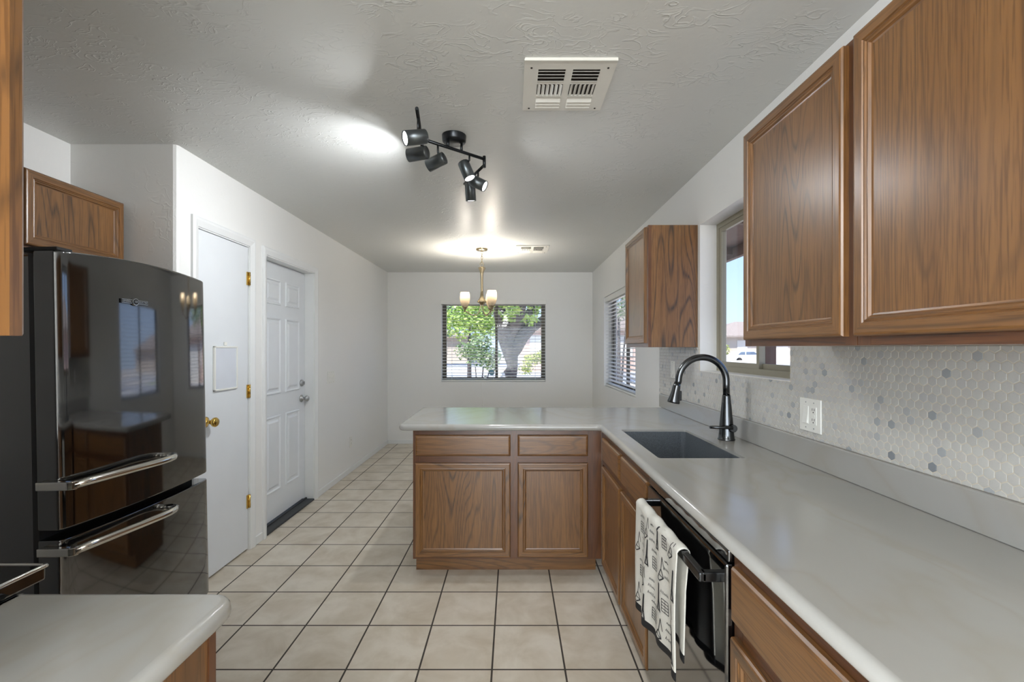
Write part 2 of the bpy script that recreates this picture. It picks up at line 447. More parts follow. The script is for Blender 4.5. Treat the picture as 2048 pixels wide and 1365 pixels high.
# six-panel entry door, recessed
XD = XL-.08
d2 = MB(); D0, D1 = ED[0]+.018, ED[1]-.018
d2.box(XD-.04, XD, D0, D1, .03, 2.022, bev=.002)
def panel_mould(mb, y0, y1, z0, z1, x):
    prof = [(0, 0), (.004, .009), (.012, .009), (.02, .0015), (.034, .0015), (.050, .009)]
    b = bmesh.new(); rings = []
    for (i, w) in prof:
        rings.append([b.verts.new((x+w, y, z)) for (y, z) in ((y0+i, z0+i), (y1-i, z0+i), (y1-i, z1-i), (y0+i, z1-i))])
    for r in range(len(rings)-1):
        for q in range(4): b.faces.new((rings[r][q], rings[r][(q+1) % 4], rings[r+1][(q+1) % 4], rings[r+1][q]))
    b.faces.new(rings[-1]); mb.add(b)
for (a, b_) in ((D0+.11, D0+.35), (D1-.35, D1-.11)):
    for (z0, z1) in ((.24, .83), (1.0, 1.60), (1.70, 1.90)): panel_mould(d2, a, b_, z0, z1, XD)
door2 = struct('door_2', d2, M_door)
jb = MB(); jb.box(XL-.14, XL+.001, ED[0], ED[0]+.014, 0, 2.04); jb.box(XL-.14, XL+.001, ED[1]-.014, ED[1], 0, 2.04); jb.box(XL-.14, XL+.001, ED[0], ED[1], 2.026, 2.04)
struct('trim_4', jb, M_trim)
struct('trim_5', MB().box(XD-.03, XL+.006, ED[0]+.014, ED[1]-.014, 0, .016, bev=.004).box(XD+.006, XD+.02, ED[0]+.014, ED[1]-.014, .016, .026), M_rub)
for (z, nm) in ((1.053, 'deadbolt'), (.918, 'door_knob')):
    k = MB(); y = D1-.065
    if nm == 'deadbolt':
        k.lathe([(0, 0), (.03, 0), (.03, .008), (.024, .016), (0, .017)], (XD, y, z), (1, 0, 0), M_alum); k.box(XD+.016, XD+.032, y-.004, y+.004, z-.014, z+.014, M_alum, bev=.002)
    else: k.lathe([(0, 0), (.032, 0), (.032, .006), (.014, .012), (.012, .034), (.024, .042), (.027, .054), (.02, .064), (0, .066)], (XD, y, z), (1, 0, 0), M_alum)
    tag(k.build(nm, M_alum, door2), 'nickel ' + nm.replace('_', ' '))

# ------------------------------------------------------------------ windows
def window_in_right_wall(name, W_, x0, fm, dep=.045):
    y0, y1, z0, z1 = W_; f = .03
    mb = MB()
    def ring(a, b, c, d, xa, xb, t): 
        mb.box(xa, xb, a, b, c, c+t); mb.box(xa, xb, a, b, d-t, d)
        mb.box(xa, xb, a, a+t, c+t, d-t); mb.box(xa, xb, b-t, b, c+t, d-t)
    ring(y0, y1, z0, z1, x0, x0+dep, f)
    w = struct(name, mb, fm)
    ym = (y0+y1)/2
    for (a, b, xa) in ((ym-.018, y1-f, x0+.004), (y0+f, ym+.018, x0+.0225)):
        mb = MB(); ring(a, b, z0+f, z1-f, xa, xa+.018, .026); sh = mb.build('sash', fm, w)
        g = MB(); g.box(xa+.007, xa+.011, a+.028, b-.028, z0+f+.022, z1-f-.022); g.build('glass_pane', M_glass, sh)
    return w
window_in_right_wall('window_1', KW, XR+.10, M_bronz)
window_in_right_wall('window_2', DW, XR+.095, M_bronzd)
# far wall window
x0, x1, z0, z1 = BW
def ringx(mb, a, b, c, d, ya, yb, t):
    mb.box(a, b, ya, yb, c, c+t); mb.box(a, b, ya, yb, d-t, d); mb.box(a, a+t, ya, yb, c+t, d-t); mb.box(b-t, b, ya, yb, c+t, d-t)
mb = MB(); ringx(mb, x0, x1, z0, z1, YB+.095, YB+.14, .03); w3 = struct('window_3', mb, M_bronzd)
xm = (x0+x1)/2 + .04
for (a, b, ya) in ((x0+.03, xm+.02, YB+.119), (xm-.02, x1-.03, YB+.10)):
    mb = MB(); ringx(mb, a, b, z0+.03, z1-.03, ya, ya+.018, .026); sh = mb.build('sash', M_bronzd, w3)
    MB().box(a+.028, b-.028, ya+.007, ya+.011, z0+.05, z1-.05).build('glass_pane', M_glass, sh)
lt = MB(); lt.box(xm-.16-.018, xm-.16+.018, YB+.075, YB+.12, z0+.03, z0+.085, M_alum, bev=.004); tag(lt.build('window_latch', M_alum, w3), 'small metal latch block')
# unseen patio door frame, added behind the camera around the rear fill light
mb = MB(); ringx(mb, -2.5, 1.1, .0, 2.2, YR-.1, YR-.05, .05); mb.box(-.73, -.67, YR-.1, YR-.05, 0, 2.2); w4 = struct('window_4', mb, M_bronz)

def blind(name, loc, label, axis, lo, hi, zt, zb, depth_c, valance_out, n=25, tilt=6, wand=True):
    t = thing(name, loc, label, 'blind', 'white slatted window blinds')
    def B(mb, a, b, d0, d1, z0, z1, m=None, bev=0):
        if axis == 'x': mb.box(a, b, d0, d1, z0, z1, m, bev)
        else: mb.box(d0, d1, a, b, z0, z1, m, bev)
    c = depth_c; sgn = -1
    v = MB(); B(v, lo-.003, hi+.003, c-.034-valance_out, c+.02, zt-.062, zt, None, .004); v.build('valance', M_slat, t)
    s = MB(); zs0 = zb+.035; zs1 = zt-.075
    for k in range(n):
        z = zs0+(zs1-zs0)*k/(n-1)
        b = bmesh.new(); W_ = .024; th = .0014; a = R(tilt)
        ring = []
        for (u, v_) in ((-W_, -th), (0, -th+.0018), (W_, -th), (W_, th), (0, th+.0018), (-W_, th)):
            d = u*math.cos(a)-v_*math.sin(a); zz = u*math.sin(a)+v_*math.cos(a)
            ring.append((d, zz))
        va = [b.verts.new((lo+.008, c+d, z+zz) if axis == 'x' else (c+d, lo+.008, z+zz)) for d, zz in ring]
        vb = [b.verts.new((hi-.008, c+d, z+zz) if axis == 'x' else (c+d, hi-.008, z+zz)) for d, zz in ring]
        b.faces.new(va); b.faces.new(vb[::-1])
        for q in range(6): b.faces.new((va[q], vb[q], vb[(q+1) % 6], va[(q+1) % 6]))
        s.add(b)
    tag(s.build('slats', M_slat, t), None)
    r = MB(); B(r, lo+.006, hi-.006, c-.026, c+.026, zb, zb+.02, None, .004); r.build('bottom_rail', M_slat, t)
    for f in (.1, .5, .9):
        p = lo+(hi-lo)*f; cd = MB()
        P = (lambda dd, z: (p, c+dd, z)) if axis == 'x' else (lambda dd, z: (c+dd, p, z))
        cd.tube([P(-.026, zt-.05), P(-.026, zb-.002), P(.026, zb-.002), P(.026, zt-.05)], .0011, seg=5)
        cd.build('ladder_cord', M_slat, t)
    if wand:
        p = lo+.075
        wd = MB().tube([(p, c-.04, zt-.06), (p+.004, c-.042, zt-.78)] if axis == 'x' else [(c-.04, p, zt-.06), (c-.042, p, zt-.78)], .004, seg=8)
        wd.build('tilt_wand', M_alum, t)
    return t
fb = blind('window_blind', (-.27, YB, BW[2]), 'open white slatted blind on the far wall window behind the chandelier', 'x', BW[0]-.004, BW[1]+.004, 2.045, BW[2]+.004, YB+.03, .03, 25, 5)
blind('window_blind', (XR+.05, 4.98, DW[2]), 'open white slatted blind on the right wall window past the small cabinet', 'y', DW[0]+.004, DW[1]-.004, DW[3]-.002, DW[2]+.004, XR+.045, 0, 24, 8, False)
MB().tube([(-.44, YB-.012, .90), (-.445, YB-.010, .80), (-.43, YB-.009, .66), (-.425, YB-.009, .56)], .0022, seg=6).sphere((-.425, YB-.010, .55), .008, None, (1, 1, 1.6), 10).build('pull_cord', M_slat, fb)
st = MB(); cx, cz = xm-.07, z0+.125
st.prism([(cx+.042*math.cos(PI/8+k*PI/4), cz+.042*math.sin(PI/8+k*PI/4)) for k in range(8)], YB+.117, YB+.1185, 'xz', M_teal)
st.prism([(cx+.034*math.cos(PI/8+k*PI/4), cz+.034*math.sin(PI/8+k*PI/4)) for k in range(8)], YB+.1165, YB+.117, 'xz', pm('pale_teal', srgb(120, 168, 180), .5))
st.box(cx-.026, cx+.026, YB+.1155, YB+.1166, cz-.006, cz+.010, pm('sticker_white', srgb(206, 220, 224), .5))
tag(st.build('security_sticker'), 'teal octagonal sticker low on the far window pane', 'sticker')

# ------------------------------------------------------------------ cabinets
def FR(face, pos):
    # returns map (u, v, w) -> world, w outward from face plane at pos
    if face == '-y': return lambda u, v, w: (u, pos-w, v)
    if face == '+y': return lambda u, v, w: (u, pos+w, v)
    if face == '-x': return lambda u, v, w: (pos-w, u, v)
    if face == '+x': return lambda u, v, w: (pos+w, u, v)
def hgrain(face): return OAK[0] if 'y' in face else OAK[1]
def fbox(mb, F, u0, u1, v0, v1, w0, w1, m, bev=0):
    a = F(u0, v0, w0); b = F(u1, v1, w1); mb.box(a[0], b[0], a[1], b[1], a[2], b[2], m, bev)
PROF = [(0, 0), (0, .014), (.003, .0185), (.008, .020), (.030, .020), (.032, .0165), (.036, .0175), (.039, .0145), (.043, .0145), (.047, .0095), (.052, .008)]
def cab_door(parent, face, pos, u0, u1, v0, v1, label=None):
    F = FR(face, pos); mb = MB(); b = mb.bm
    hz, vt = mb.mi(hgrain(face)), mb.mi(OAK[2])
    rings = []
    for (i, w) in PROF:
        rings.append([b.verts.new(F(u, v, w)) for u, v in ((u0+i, v0+i), (u1-i, v0+i), (u1-i, v1-i), (u0+i, v1-i))])
    for r in range(len(rings)-1):
        for q in range(4):
            f = b.faces.new((rings[r][q], rings[r][(q+1) % 4], rings[r+1][(q+1) % 4], rings[r+1][q])); f.material_index = hz if q in (0, 2) else vt
    bk = b.faces.new(rings[0][::-1]); bk.material_index = vt
    bmesh.ops.recalc_face_normals(b, faces=b.faces)
    d = mb.build('door', None, parent)
    p = MB(); fbox(p, F, u0+.050, u1-.050, v0+.050, v1-.050, .003, .0082, OAK[2]); p.build('door_panel', None, d)
    return d
def drawer_front(parent, face, pos, u0, u1, v0, v1):
    F = FR(face, pos); mb = MB(); b = mb.bm; mi = mb.mi(hgrain(face)); rings = []
    for (i, w) in ((0, 0), (0, .011), (.004, .017), (.010, .0195), (.014, .020)):
        rings.append([b.verts.new(F(u, v, w)) for u, v in ((u0+i, v0+i), (u1-i, v0+i), (u1-i, v1-i), (u0+i, v1-i))])
    for r in range(len(rings)-1):
        for q in range(4): b.faces.new((rings[r][q], rings[r][(q+1) % 4], rings[r+1][(q+1) % 4], rings[r+1][q]))
    b.faces.new(rings[-1]); b.faces.new(rings[0][::-1])
    bmesh.ops.recalc_face_normals(b, faces=b.faces)
    return mb.build('drawer_front', None, parent)
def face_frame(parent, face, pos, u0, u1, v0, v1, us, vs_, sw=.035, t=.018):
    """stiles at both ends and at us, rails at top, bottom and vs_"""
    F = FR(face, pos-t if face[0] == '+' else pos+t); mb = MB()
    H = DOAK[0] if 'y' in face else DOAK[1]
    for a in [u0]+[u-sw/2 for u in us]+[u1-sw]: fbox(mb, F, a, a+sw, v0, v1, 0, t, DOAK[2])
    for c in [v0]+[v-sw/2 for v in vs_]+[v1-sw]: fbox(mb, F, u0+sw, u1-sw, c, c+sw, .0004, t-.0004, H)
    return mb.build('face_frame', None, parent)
ZB0, ZB1 = .10, .875
# --- peninsula cabinet
YF = 2.742
t = thing('base_cabinet', (-.03, 3.0, 0), 'two-door oak base cabinet under the peninsula, facing the camera', 'cabinet')
c = MB(); c.box(-.592, .51, YF+.018, 3.33, ZB0, ZB1, OAK[2]); c.build('carcass', None, t)
MB().box(-.590, .51, YF+.074, 3.30, 0, ZB0, OAK[0]).build('toe_kick', None, t)
face_frame(t, '-y', YF, -.594, .531, ZB0, ZB1, [.0105], [.697], .05)
e = MB(); e.box(.444, .4812, YF-.0006, YF+.0172, ZB0, ZB1, DOAK[2]); e.build('corner_filler', None, t)
for (a, b) in ((-.580, -.012), (.031, .449)):
    drawer_front(t, '-y', YF, a, b, .717, .843); cab_door(t, '-y', YF, a, b, .115, .677)
# --- sink cabinet
XF = .532
t = thing('base_cabinet', (.83, 2.2, 0), 'oak base cabinet under the sink with two false drawer fronts', 'cabinet')
c = MB(); c.box(XF+.018, 1.13, 1.752, 1.77, ZB0, ZB1, OAK[2]); c.box(XF+.018, 1.13, 2.70, 2.718, ZB0, ZB1, OAK[2]); c.box(XF+.018, 1.13, 1.77, 2.70, ZB0, ZB0+.018, OAK[1]); c.box(1.118, 1.13, 1.77, 2.70, ZB0, ZB1, OAK[1]); c.build('carcass', None, t)
MB().box(XF+.074, XF+.09, 1.752, 2.73, 0, ZB0, OAK[1]).build('toe_kick', None, t)
face_frame(t, '-x', XF, 1.750, 2.741, ZB0, ZB1, [2.20], [.697], .04)
for (a, b) in ((2.222, 2.645), (1.770, 2.190)):
    drawer_front(t, '-x', XF, a, b, .717, .843); cab_door(t, '-x', XF, a, b, .115, .677)
# --- near right cabinet
t = thing('base_cabinet', (.83, .6, 0), 'oak base cabinet right of the dishwasher with wide drawer', 'cabinet')
c = MB(); c.box(XF+.018, 1.13, .10, 1.098, ZB0, ZB1, OAK[2]); c.build('carcass', None, t)
MB().box(XF+.074, XF+.09, .10, 1.098, 0, ZB0, OAK[1]).build('toe_kick', None, t)
face_frame(t, '-x', XF, .10, 1.10, ZB0, ZB1, [.62], [.697], .04)
for (a, b) in ((.64, 1.085), (.115, .605)):
    drawer_front(t, '-x', XF, a, b, .717, .843); cab_door(t, '-x', XF, a, b, .115, .677)
# --- upper cabinets right
def upper(label, loc, face, xw, xf, y0, y1, z0, z1, doors, dz=.022, end=None):
    t = thing('wall_cabinet', loc, label, 'cabinet')
    s = 1 if xf > xw else -1
    c = MB(); c.box(xw, xf-.018*s, y0, y1, z0, z1, OAK[2]); cc = c.build('carcass', None, t)
    face_frame(t, face, xf, y0, y1, z0, z1, [], [], .04)
    for (a, b) in doors: cab_door(t, face, xf, a, b, z0+dz, z1-.008)
    return t
ZU0, ZU1 = 1.366, 2.116
XUF = .833
upper('small oak wall cabinet left of the kitchen window', (1.0, 3.07, ZU0), '-x', 1.136, XUF, 2.816, 3.345, ZU0, ZU1, [(2.836, 3.318)], .024)
upper('single-door oak wall cabinet beside the kitchen window', (1.0, 1.38, ZU0), '-x', 1.136, XUF, 1.109, 1.642, ZU0, ZU1, [(1.136, 1.622)])
upper('large oak wall cabinet nearest the camera above the counter', (1.0, .8, ZU0), '-x', 1.136, XUF, .44, 1.107, ZU0, ZU1, [(.46, 1.100)])
# --- over fridge cabinet, near left cabinets
upper('short light oak wall cabinet above the black refrigerator', (-2.18, 1.95, 1.77), '+x', XA+.002, -2.038, 1.40, 2.405, 1.77, ZU1, [(1.42, 1.890), (1.904, 2.387)], .022)
t = thing('wall_cabinet', (-.8, .4, ZU0), 'oak wall cabinet cut off by the left picture edge', 'cabinet')
c = MB(); c.box(-.96, -.608, .23, .524, 1.372, 2.14, OAK[2], .001); c.build('carcass', None, t)
face_frame(t, '+y', .542, -.96, -.606, 1.372, 2.14, [], [], .04)
cab_door(t, '+y', .542, -.945, -.594, 1.374, 2.13)
t = thing('base_cabinet', (-.7, .5, 0), 'oak base cabinet end under the near left counter', 'cabinet')
c = MB(); c.box(-.90, -.525, .23, .79, ZB0, ZB1, OAK[2]); c.build('carcass', None, t)
MB().box(-.90, -.525, .23, .72, 0, ZB0, OAK[0]).build('toe_kick', None, t)
face_frame(t, '+y', .808, -.90, -.522, ZB0, ZB1, [], [.697], .04)
drawer_front(t, '+y', .808, -.885, -.537, .717, .843); cab_door(t, '+y', .808, -.885, -.537, .115, .677)
# ------------------------------------------------------------------ countertops
def round_poly(pts, rads, seg=6):
    out = []; n = len(pts)
    for i in range(n):
        p = Vector(pts[i]); r = rads[i]
        if r <= 0: out.append(tuple(p)); continue
        a = (Vector(pts[i-1])-p).normalized(); b = (Vector(pts[(i+1) % n])-p).normalized()
        ang = a.angle(b); d = r/math.tan(ang/2)
        p0 = p+a*d; p1 = p+b*d; c = p+(a+b).normalized()*(r/math.sin(ang/2))
        a0 = math.atan2(p0.y-c.y, p0.x-c.x); a1 = math.atan2(p1.y-c.y, p1.x-c.x); da = (a1-a0+PI) % (2*PI)-PI
        for k in range(seg+1): out.append((c.x+r*math.cos(a0+da*k/seg), c.y+r*math.sin(a0+da*k/seg)))
    return out
def inset(pts, d):
    out = []; n = len(pts)
    for i in range(n):
        p = Vector(pts[i]); a = (p-Vector(pts[i-1])).normalized(); b = (Vector(pts[(i+1) % n])-p).normalized()
        na = Vector((-a.y, a.x)); nb = Vector((-b.y, b.x)); m = na+nb
        m = m/max(m.dot(m), 1e-6)*2.0
        out.append((p.x+m.x*d/1.0*(1.0), p.y+m.y*d))
    return out
def slab(outline, hole, z0, z1, r=.016):
    """countertop slab with a rounded edge; outline counter-clockwise"""
    mb = MB(); b = mb.bm; rings = []
    prof = []
    for k in range(5): a = PI/2*k/4; prof.append((r*(1-math.sin(a)), z0+r*(1-math.cos(a))))
    for k in range(5): a = PI/2*k/4; prof.append((r*(1-math.cos(a)), z1-r*(1-math.sin(a))))
    for (i, z) in prof: rings.append([b.verts.new((x, y, z)) for x, y in inset(outline, i)])
    n = len(outline)
    for q in range(len(rings)-1):
        for k in range(n):
            f = b.faces.new((rings[q][k], rings[q][(k+1) % n], rings[q+1][(k+1) % n], rings[q+1][k])); f.smooth = True
    hs = []
    if hole:
        for z in (z0, z1): hs.append([b.verts.new((x, y, z)) for x, y in hole])
        m = len(hole)
        for k in range(m): b.faces.new((hs[0][k], hs[0][(k+1) % m], hs[1][(k+1) % m], hs[1][k]))
    b.edges.ensure_lookup_table()
    def loop_edges(vs_): return [b.edges.get((vs_[k], vs_[(k+1) % len(vs_)])) for k in range(len(vs_))]
    for (rg, hz) in ((rings[0], hs[0] if hs else None), (rings[-1], hs[1] if hs else None)):
        es = loop_edges(rg)+(loop_edges(hz) if hz else [])
        bmesh.ops.triangle_fill(b, use_beauty=True, edges=es)
    bmesh.ops.recalc_face_normals(b, faces=b.faces)
    return mb
CT0, CT1 = .8765, .914
SK = (.592, .945, 1.857, 2.506)
YE = .02
outl = round_poly([(1.137, YE), (1.137, 3.462), (-.678, 3.462), (-.668, 2.668), (.506, 2.668), (.506, YE)], [0, 0, .02, .045, .022, 0])
hole = round_poly([(SK[0], SK[2]), (SK[1], SK[2]), (SK[1], SK[3]), (SK[0], SK[3])], [.012]*4, 3)
t = thing('countertop', (.5, 2.0, CT0), 'long white L-shaped countertop holding the sink and peninsula', 'countertop')
o = slab(outl, hole, CT0, CT1).build('worktop', M_counter, t)
tag(MB().box(1.117, 1.137, YE, 3.50, CT1+.0004, 1.014, bev=.003).build('counter_upstand', M_counter), 'low white stone strip between the long countertop and the tile', 'upstand')
t2 = round_poly([(-.902, .228), (-.496, .228), (-.496, .842), (-.902, .842)], [0, 0, .045, .008])
tag(slab(t2, None, CT0, CT1).build('countertop', M_counter), 'short white counter in the lower left corner beside the range', 'countertop')

# ------------------------------------------------------------------ marble hexagon backsplash
t = thing('tile_backsplash', (XR, 1.8, 1.015), 'white marble hexagon mosaic backsplash on the right wall', 'backsplash')
g = MB()
HB0, HB1 = 1.0145, 1.3655
for (a, b, c_, d) in ((YE, KW[0], HB0, HB1), (KW[0], KW[1], HB0, KW[2]-.002), (KW[1], 3.545, HB0, HB1)): g.box(1.1345, 1.1378, a, b, c_, d)
g.build('grout', M_grout, t)
hx = MB(); b = hx.bm; w = .0268; pv = w*1.1547*.75; rr = (w-.0022)/2/math.cos(PI/6)
row = 0; z = HB0
while z < HB1+rr:
    y = YE + (w/2 if row % 2 else 0)
    while y < 3.545+w/2:
        pts = []
        for k in range(6):
            py = y+rr*math.sin(k*PI/3); pz = z+rr*math.cos(k*PI/3)
            pts.append((py, pz))
        def clampto(y0_, y1_, z0_, z1_): return [(min(max(p, y0_), y1_), min(max(q, z0_), z1_)) for p, q in pts]
        if KW[0] < y < KW[1]: pp = clampto(KW[0]-.03, KW[1]+.03, HB0+.001, KW[2]-.003) if z < KW[2] else None
        elif y <= KW[0]: pp = clampto(YE, KW[0]-.001 if z > KW[2]-.01 else 99, HB0+.001, HB1-.001)
        else: pp = clampto(KW[1]+.001 if z > KW[2]-.01 else -9, 3.543, HB0+.001, HB1-.001)
        if pp:
            ar = abs(sum(pp[k][0]*pp[(k+1) % 6][1]-pp[(k+1) % 6][0]*pp[k][1] for k in range(6)))/2
            if ar > 2e-5:
                lo = [b.verts.new((1.1346, p, q)) for p, q in pp]
                cy_ = sum(p for p, q in pp)/6; cz_ = sum(q for p, q in pp)/6
                hi = [b.verts.new((1.1330, cy_+(p-cy_)*.95, cz_+(q-cz_)*.95)) for p, q in pp]
                try:
                    b.faces.new(hi)
                    for k in range(6): b.faces.new((lo[k], lo[(k+1) % 6], hi[(k+1) % 6], hi[k]))
                except ValueError: pass
        y += w
    z += pv; row += 1
bmesh.ops.recalc_face_normals(b, faces=b.faces)
hx.build('mosaic_tile', M_hex, t)

# ------------------------------------------------------------------ sink and faucet
sk = MB(); b = sk.bm
x0, x1, y0, y1 = SK; r0 = round_poly([(x0-.004, y0-.004), (x1+.004, y0-.004), (x1+.004, y1+.004), (x0-.004, y1+.004)], [.02]*4, 4)
def rp(d): return round_poly([(x0+d, y0+d), (x1-d, y0+d), (x1-d, y1-d), (x0+d, y1-d)], [.022]*4, 4)
lv = [(rp(.0006), .8755), (rp(.0006), .904), (rp(.006), .904), (rp(.009), .70), (rp(.02), .684), (rp(.05), .68)]
# flange out under the stone
ou = round_poly([(x0-.018, y0-.018), (x1+.018, y0-.018), (x1+.018, y1+.018), (x0-.018, y1+.018)], [.03]*4, 4)
lv = [(rp(.05), .668), (ou, .69), (ou, .8755)] + lv
rings = [[b.verts.new((x, y, z)) for x, y in pts] for pts, z in lv]
n = len(rings[0])
for q in range(len(rings)-1):
    for k in range(n):
        f = b.faces.new((rings[q][k], rings[q][(k+1) % n], rings[q+1][(k+1) % n], rings[q+1][k])); f.smooth = q > 6
b.faces.new(rings[-1]); b.faces.new(rings[0])
bmesh.ops.recalc_face_normals(b, faces=b.faces)
t = thing('kitchen_sink', (.768, 2.18, .668), 'dark grey undermount sink set in the white countertop', 'sink')
sk.build('basin', M_sink, t)
MB().lathe([(0, .002), (.03, .002), (.042, .004), (.045, .001), (.045, 0)], (.82, 2.18, .6805), m=M_fauc).build('drain', M_fauc, t)

FX, FY = 1.040, 2.232
t = thing('kitchen_faucet', (FX, FY, CT1), 'dark gooseneck pull-down faucet standing behind the sink', 'faucet')
mb = MB(); mb.lathe([(0, 0), (.039, 0), (.040, .004), (.037, .008), (.0345, .03), (.029, .10), (.0225, .17), (.0185, .212), (.0178, .218), (0, .218)], (FX, FY, CT1), m=M_fauc)
mb.build('body', M_fauc, t)
nk = MB(); pts = [(FX, FY, CT1+.216), (FX-.001, FY, CT1+.27)]
ax, az, ar_ = FX-.117, CT1+.285, .116
for k in range(41):
    a = PI*k/40*1.0
    pts.append((ax+ar_*math.cos(a), FY, az+ar_*math.sin(a)))
pts.append((ax-ar_-.006, FY, az-.014))
nk.tube(pts, .0158, seg=24); nk.build('gooseneck', M_fauc, t)
hd = MB(); tip = Vector((ax-ar_-.006, FY, az-.012)); dr = Vector((-.20, 0, -1)).normalized()
hd.lathe([(0, 0), (.0165, 0), (.0175, .012), (.0215, .05), (.0295, .088), (.0295, .094), (.026, .096), (0, .094)], tip, dr, M_fauc); sp = hd.build('spray_head', M_fauc, t)
bt = MB(); bc = tip+dr*.058+Vector((.0265, 0, 0)); bt.box(bc.x-.007, bc.x+.005, FY-.008, FY+.008, bc.z-.026, bc.z+.022, M_blkm, .003); bt.build('spray_button', M_blkm, sp)
hb = MB(); hb.cyl((FX+.012, FY-.034, CT1+.062), .0185, .0185, .034, (0, 1, 0), M_fauc, 20, .003); hb.cyl((FX+.012, FY-.020, CT1+.062), .015, .015, .03, (0, 1, 0), M_fauc)
hb.build('handle_hub', M_fauc, t)
lv_ = MB(); lv_.tube([(FX+.006, FY-.05, CT1+.066), (FX-.04, FY-.056, CT1+.069), (FX-.105, FY-.058, CT1+.071)], [.008, .0075, .007], seg=10); lv_.build('lever', M_fauc, t)

# ------------------------------------------------------------------ dishwasher and towel
t = thing('dishwasher', (.83, 1.42, 0), 'glossy black dishwasher built in beside the sink cabinet', 'dishwasher')
DY0, DY1 = 1.106, 1.746
MB().box(.552, 1.10, DY0+.004, DY1-.004, .10, .868).build('tub', M_blkm, t)
d = MB().box(.514, .55, DY0, DY1, .118, .838, bev=.006).build('door', M_blk, t)
MB().box(.520, .55, DY0, DY1, .841, .871, bev=.004).build('control_panel', M_blk, t)
MB().box(.535, .552, DY0+.01, DY1-.01, 0.004, .114).build('toe_panel', M_blkm, t)
hbar = MB(); hbar.box(.462, .482, 1.135, 1.70, .779, .803, bev=.004)
for y in (1.135, 1.68): hbar.box(.470, .516, y, y+.022, .779, .803, bev=.003)
hbar.build('handle', pm('black_steel', srgb(70, 72, 74), .2, metal=.9), d)
t = thing('dish_towel', (.47, 1.47, .44), 'white printed kitchen towel with black hem over dishwasher handle', 'towel')
BX, BZ = .472, .791
def towel_pt(s, q, off=0):
    """s across (0 near .. 1 far), q along the cloth from the front hem (0) over the bar (.5) to the back hem (1)"""
    L = .330 + .012*math.sin(s*PI) + .045*s*s
    Lb = .30
    Y = 1.262 + .418*s
    hr = .0165+off
    arc = PI*.0165
    tot = L+arc+Lb; d = q*tot
    fold = math.sin(s*21+.6)*.011+math.sin(s*9.3+2.0)*.010
    if d < L:
        k = (L-d)/L                                   # 0 at the bar, 1 at the hem
        x = BX-hr-.002-(fold*.7+.004)*k**.7; z = BZ-(L-d)
        Y += (s-.5)*(.035*k)+ .010*math.sin(k*5+s*6)*k
        if s < .10: x += .0
    elif d < L+arc:
        a = PI*(d-L)/arc; x = BX-(hr+.004*(1-a/PI))*math.cos(a); z = BZ+(hr+.003*math.sin(s*26))*math.sin(a)
    else:
        k = (d-L-arc)/Lb; x = BX+(hr-.003)*(1-min(1, k*3))**1.0+.007*min(1, k*3)-fold*.5*k; z = BZ-(d-L-arc)
    return (x, Y, z)
tw = MB(); b = tw.bm; NS, NQ = 70, 90
gr = [[b.verts.new(towel_pt(i/NS, j/NQ)) for j in range(NQ+1)] for i in range(NS+1)]
ci, hi_ = tw.mi(M_towel), tw.mi(M_hem)
for i in range(NS):
    for j in range(NQ):
        f = b.faces.new((gr[i][j], gr[i+1][j], gr[i+1][j+1], gr[i][j+1])); f.smooth = True
        f.material_index = hi_ if (j < 3 or j >= NQ-3) else ci
o = tw.build('cloth', None, t); sm = o.modifiers.new('thickness', 'SOLIDIFY'); sm.thickness = .0024; sm.offset = 0
pr = MB(); b = pr.bm
def stroke(pl, wd):
    wd *= 1.5
    """pl: list of (s, v) with v metres above the front hem; ribbon laid on the front of the cloth"""
    pts = []
    for (a, c_) in zip(pl[:-1], pl[1:]):
        n = max(1, int(math.hypot((c_[0]-a[0])*.42, c_[1]-a[1])/.006))
        for k in range(n): pts.append((a[0]+(c_[0]-a[0])*k/n, a[1]+(c_[1]-a[1])*k/n))
    pts.append(pl[-1]); prev = None
    for i, (s_, v) in enumerate(pts):
        p0 = pts[max(i-1, 0)]; p1 = pts[min(i+1, len(pts)-1)]
        tx, ty = (p1[0]-p0[0])*.42, p1[1]-p0[1]; L = math.hypot(tx, ty) or 1
        nx, ny = -ty/L*wd/2, tx/L*wd/2
        def Q(ss, vv):
            ss = min(max(ss, .005), .995); vv = max(vv, .018)
            p = towel_pt(ss, vv/(.330+.012*math.sin(ss*PI)+.045*ss*ss+PI*.0165+.30)); return (p[0]-.0022, p[1], p[2])
        cur = (b.verts.new(Q(s_+nx/.42, v+ny)), b.verts.new(Q(s_-nx/.42, v-ny)))
        if prev: b.faces.new((prev[0], cur[0], cur[1], prev[1]))
        prev = cur
rt = random.Random(11)
def tower(s, v, h):
    wd = h*.30/.42
    stroke([(s-wd*.5, v), (s-wd*.16, v+h*.4), (s-.006, v+h)], .0032); stroke([(s+wd*.5, v), (s+wd*.16, v+h*.4), (s+.006, v+h)], .0032)
    for q in (.04, .3, .42, .6): stroke([(s-wd*.5*(1-q)**1.5, v+h*q), (s+wd*.5*(1-q)**1.5, v+h*q)], .003)
    stroke([(s, v+h*.3), (s, v+h*.95)], .0058); stroke([(s-wd*.3, v+h*.06), (s+wd*.12, v+h*.38)], .002); stroke([(s+wd*.3, v+h*.06), (s-wd*.12, v+h*.38)], .002)
def scrib(s, v, ln, amp):
    n = 14; stroke([(s+ln*k/n, v+amp*(1 if k % 2 else -.4)*rt.uniform(.3, 1)) for k in range(n+1)], .0018)
def sandal(s, v, h):
    stroke([(s, v+h), (s+.02, v+h*.5), (s-.02, v+h*.2), (s+.05, v), (s+.09, v+.004), (s+.05, v+h*.3), (s+.02, v+h*.5)], .0026)
    stroke([(s-.02, v+h*.2), (s+.06, v+h*.25)], .002); stroke([(s, v+h), (s-.03, v+h*.55)], .002)
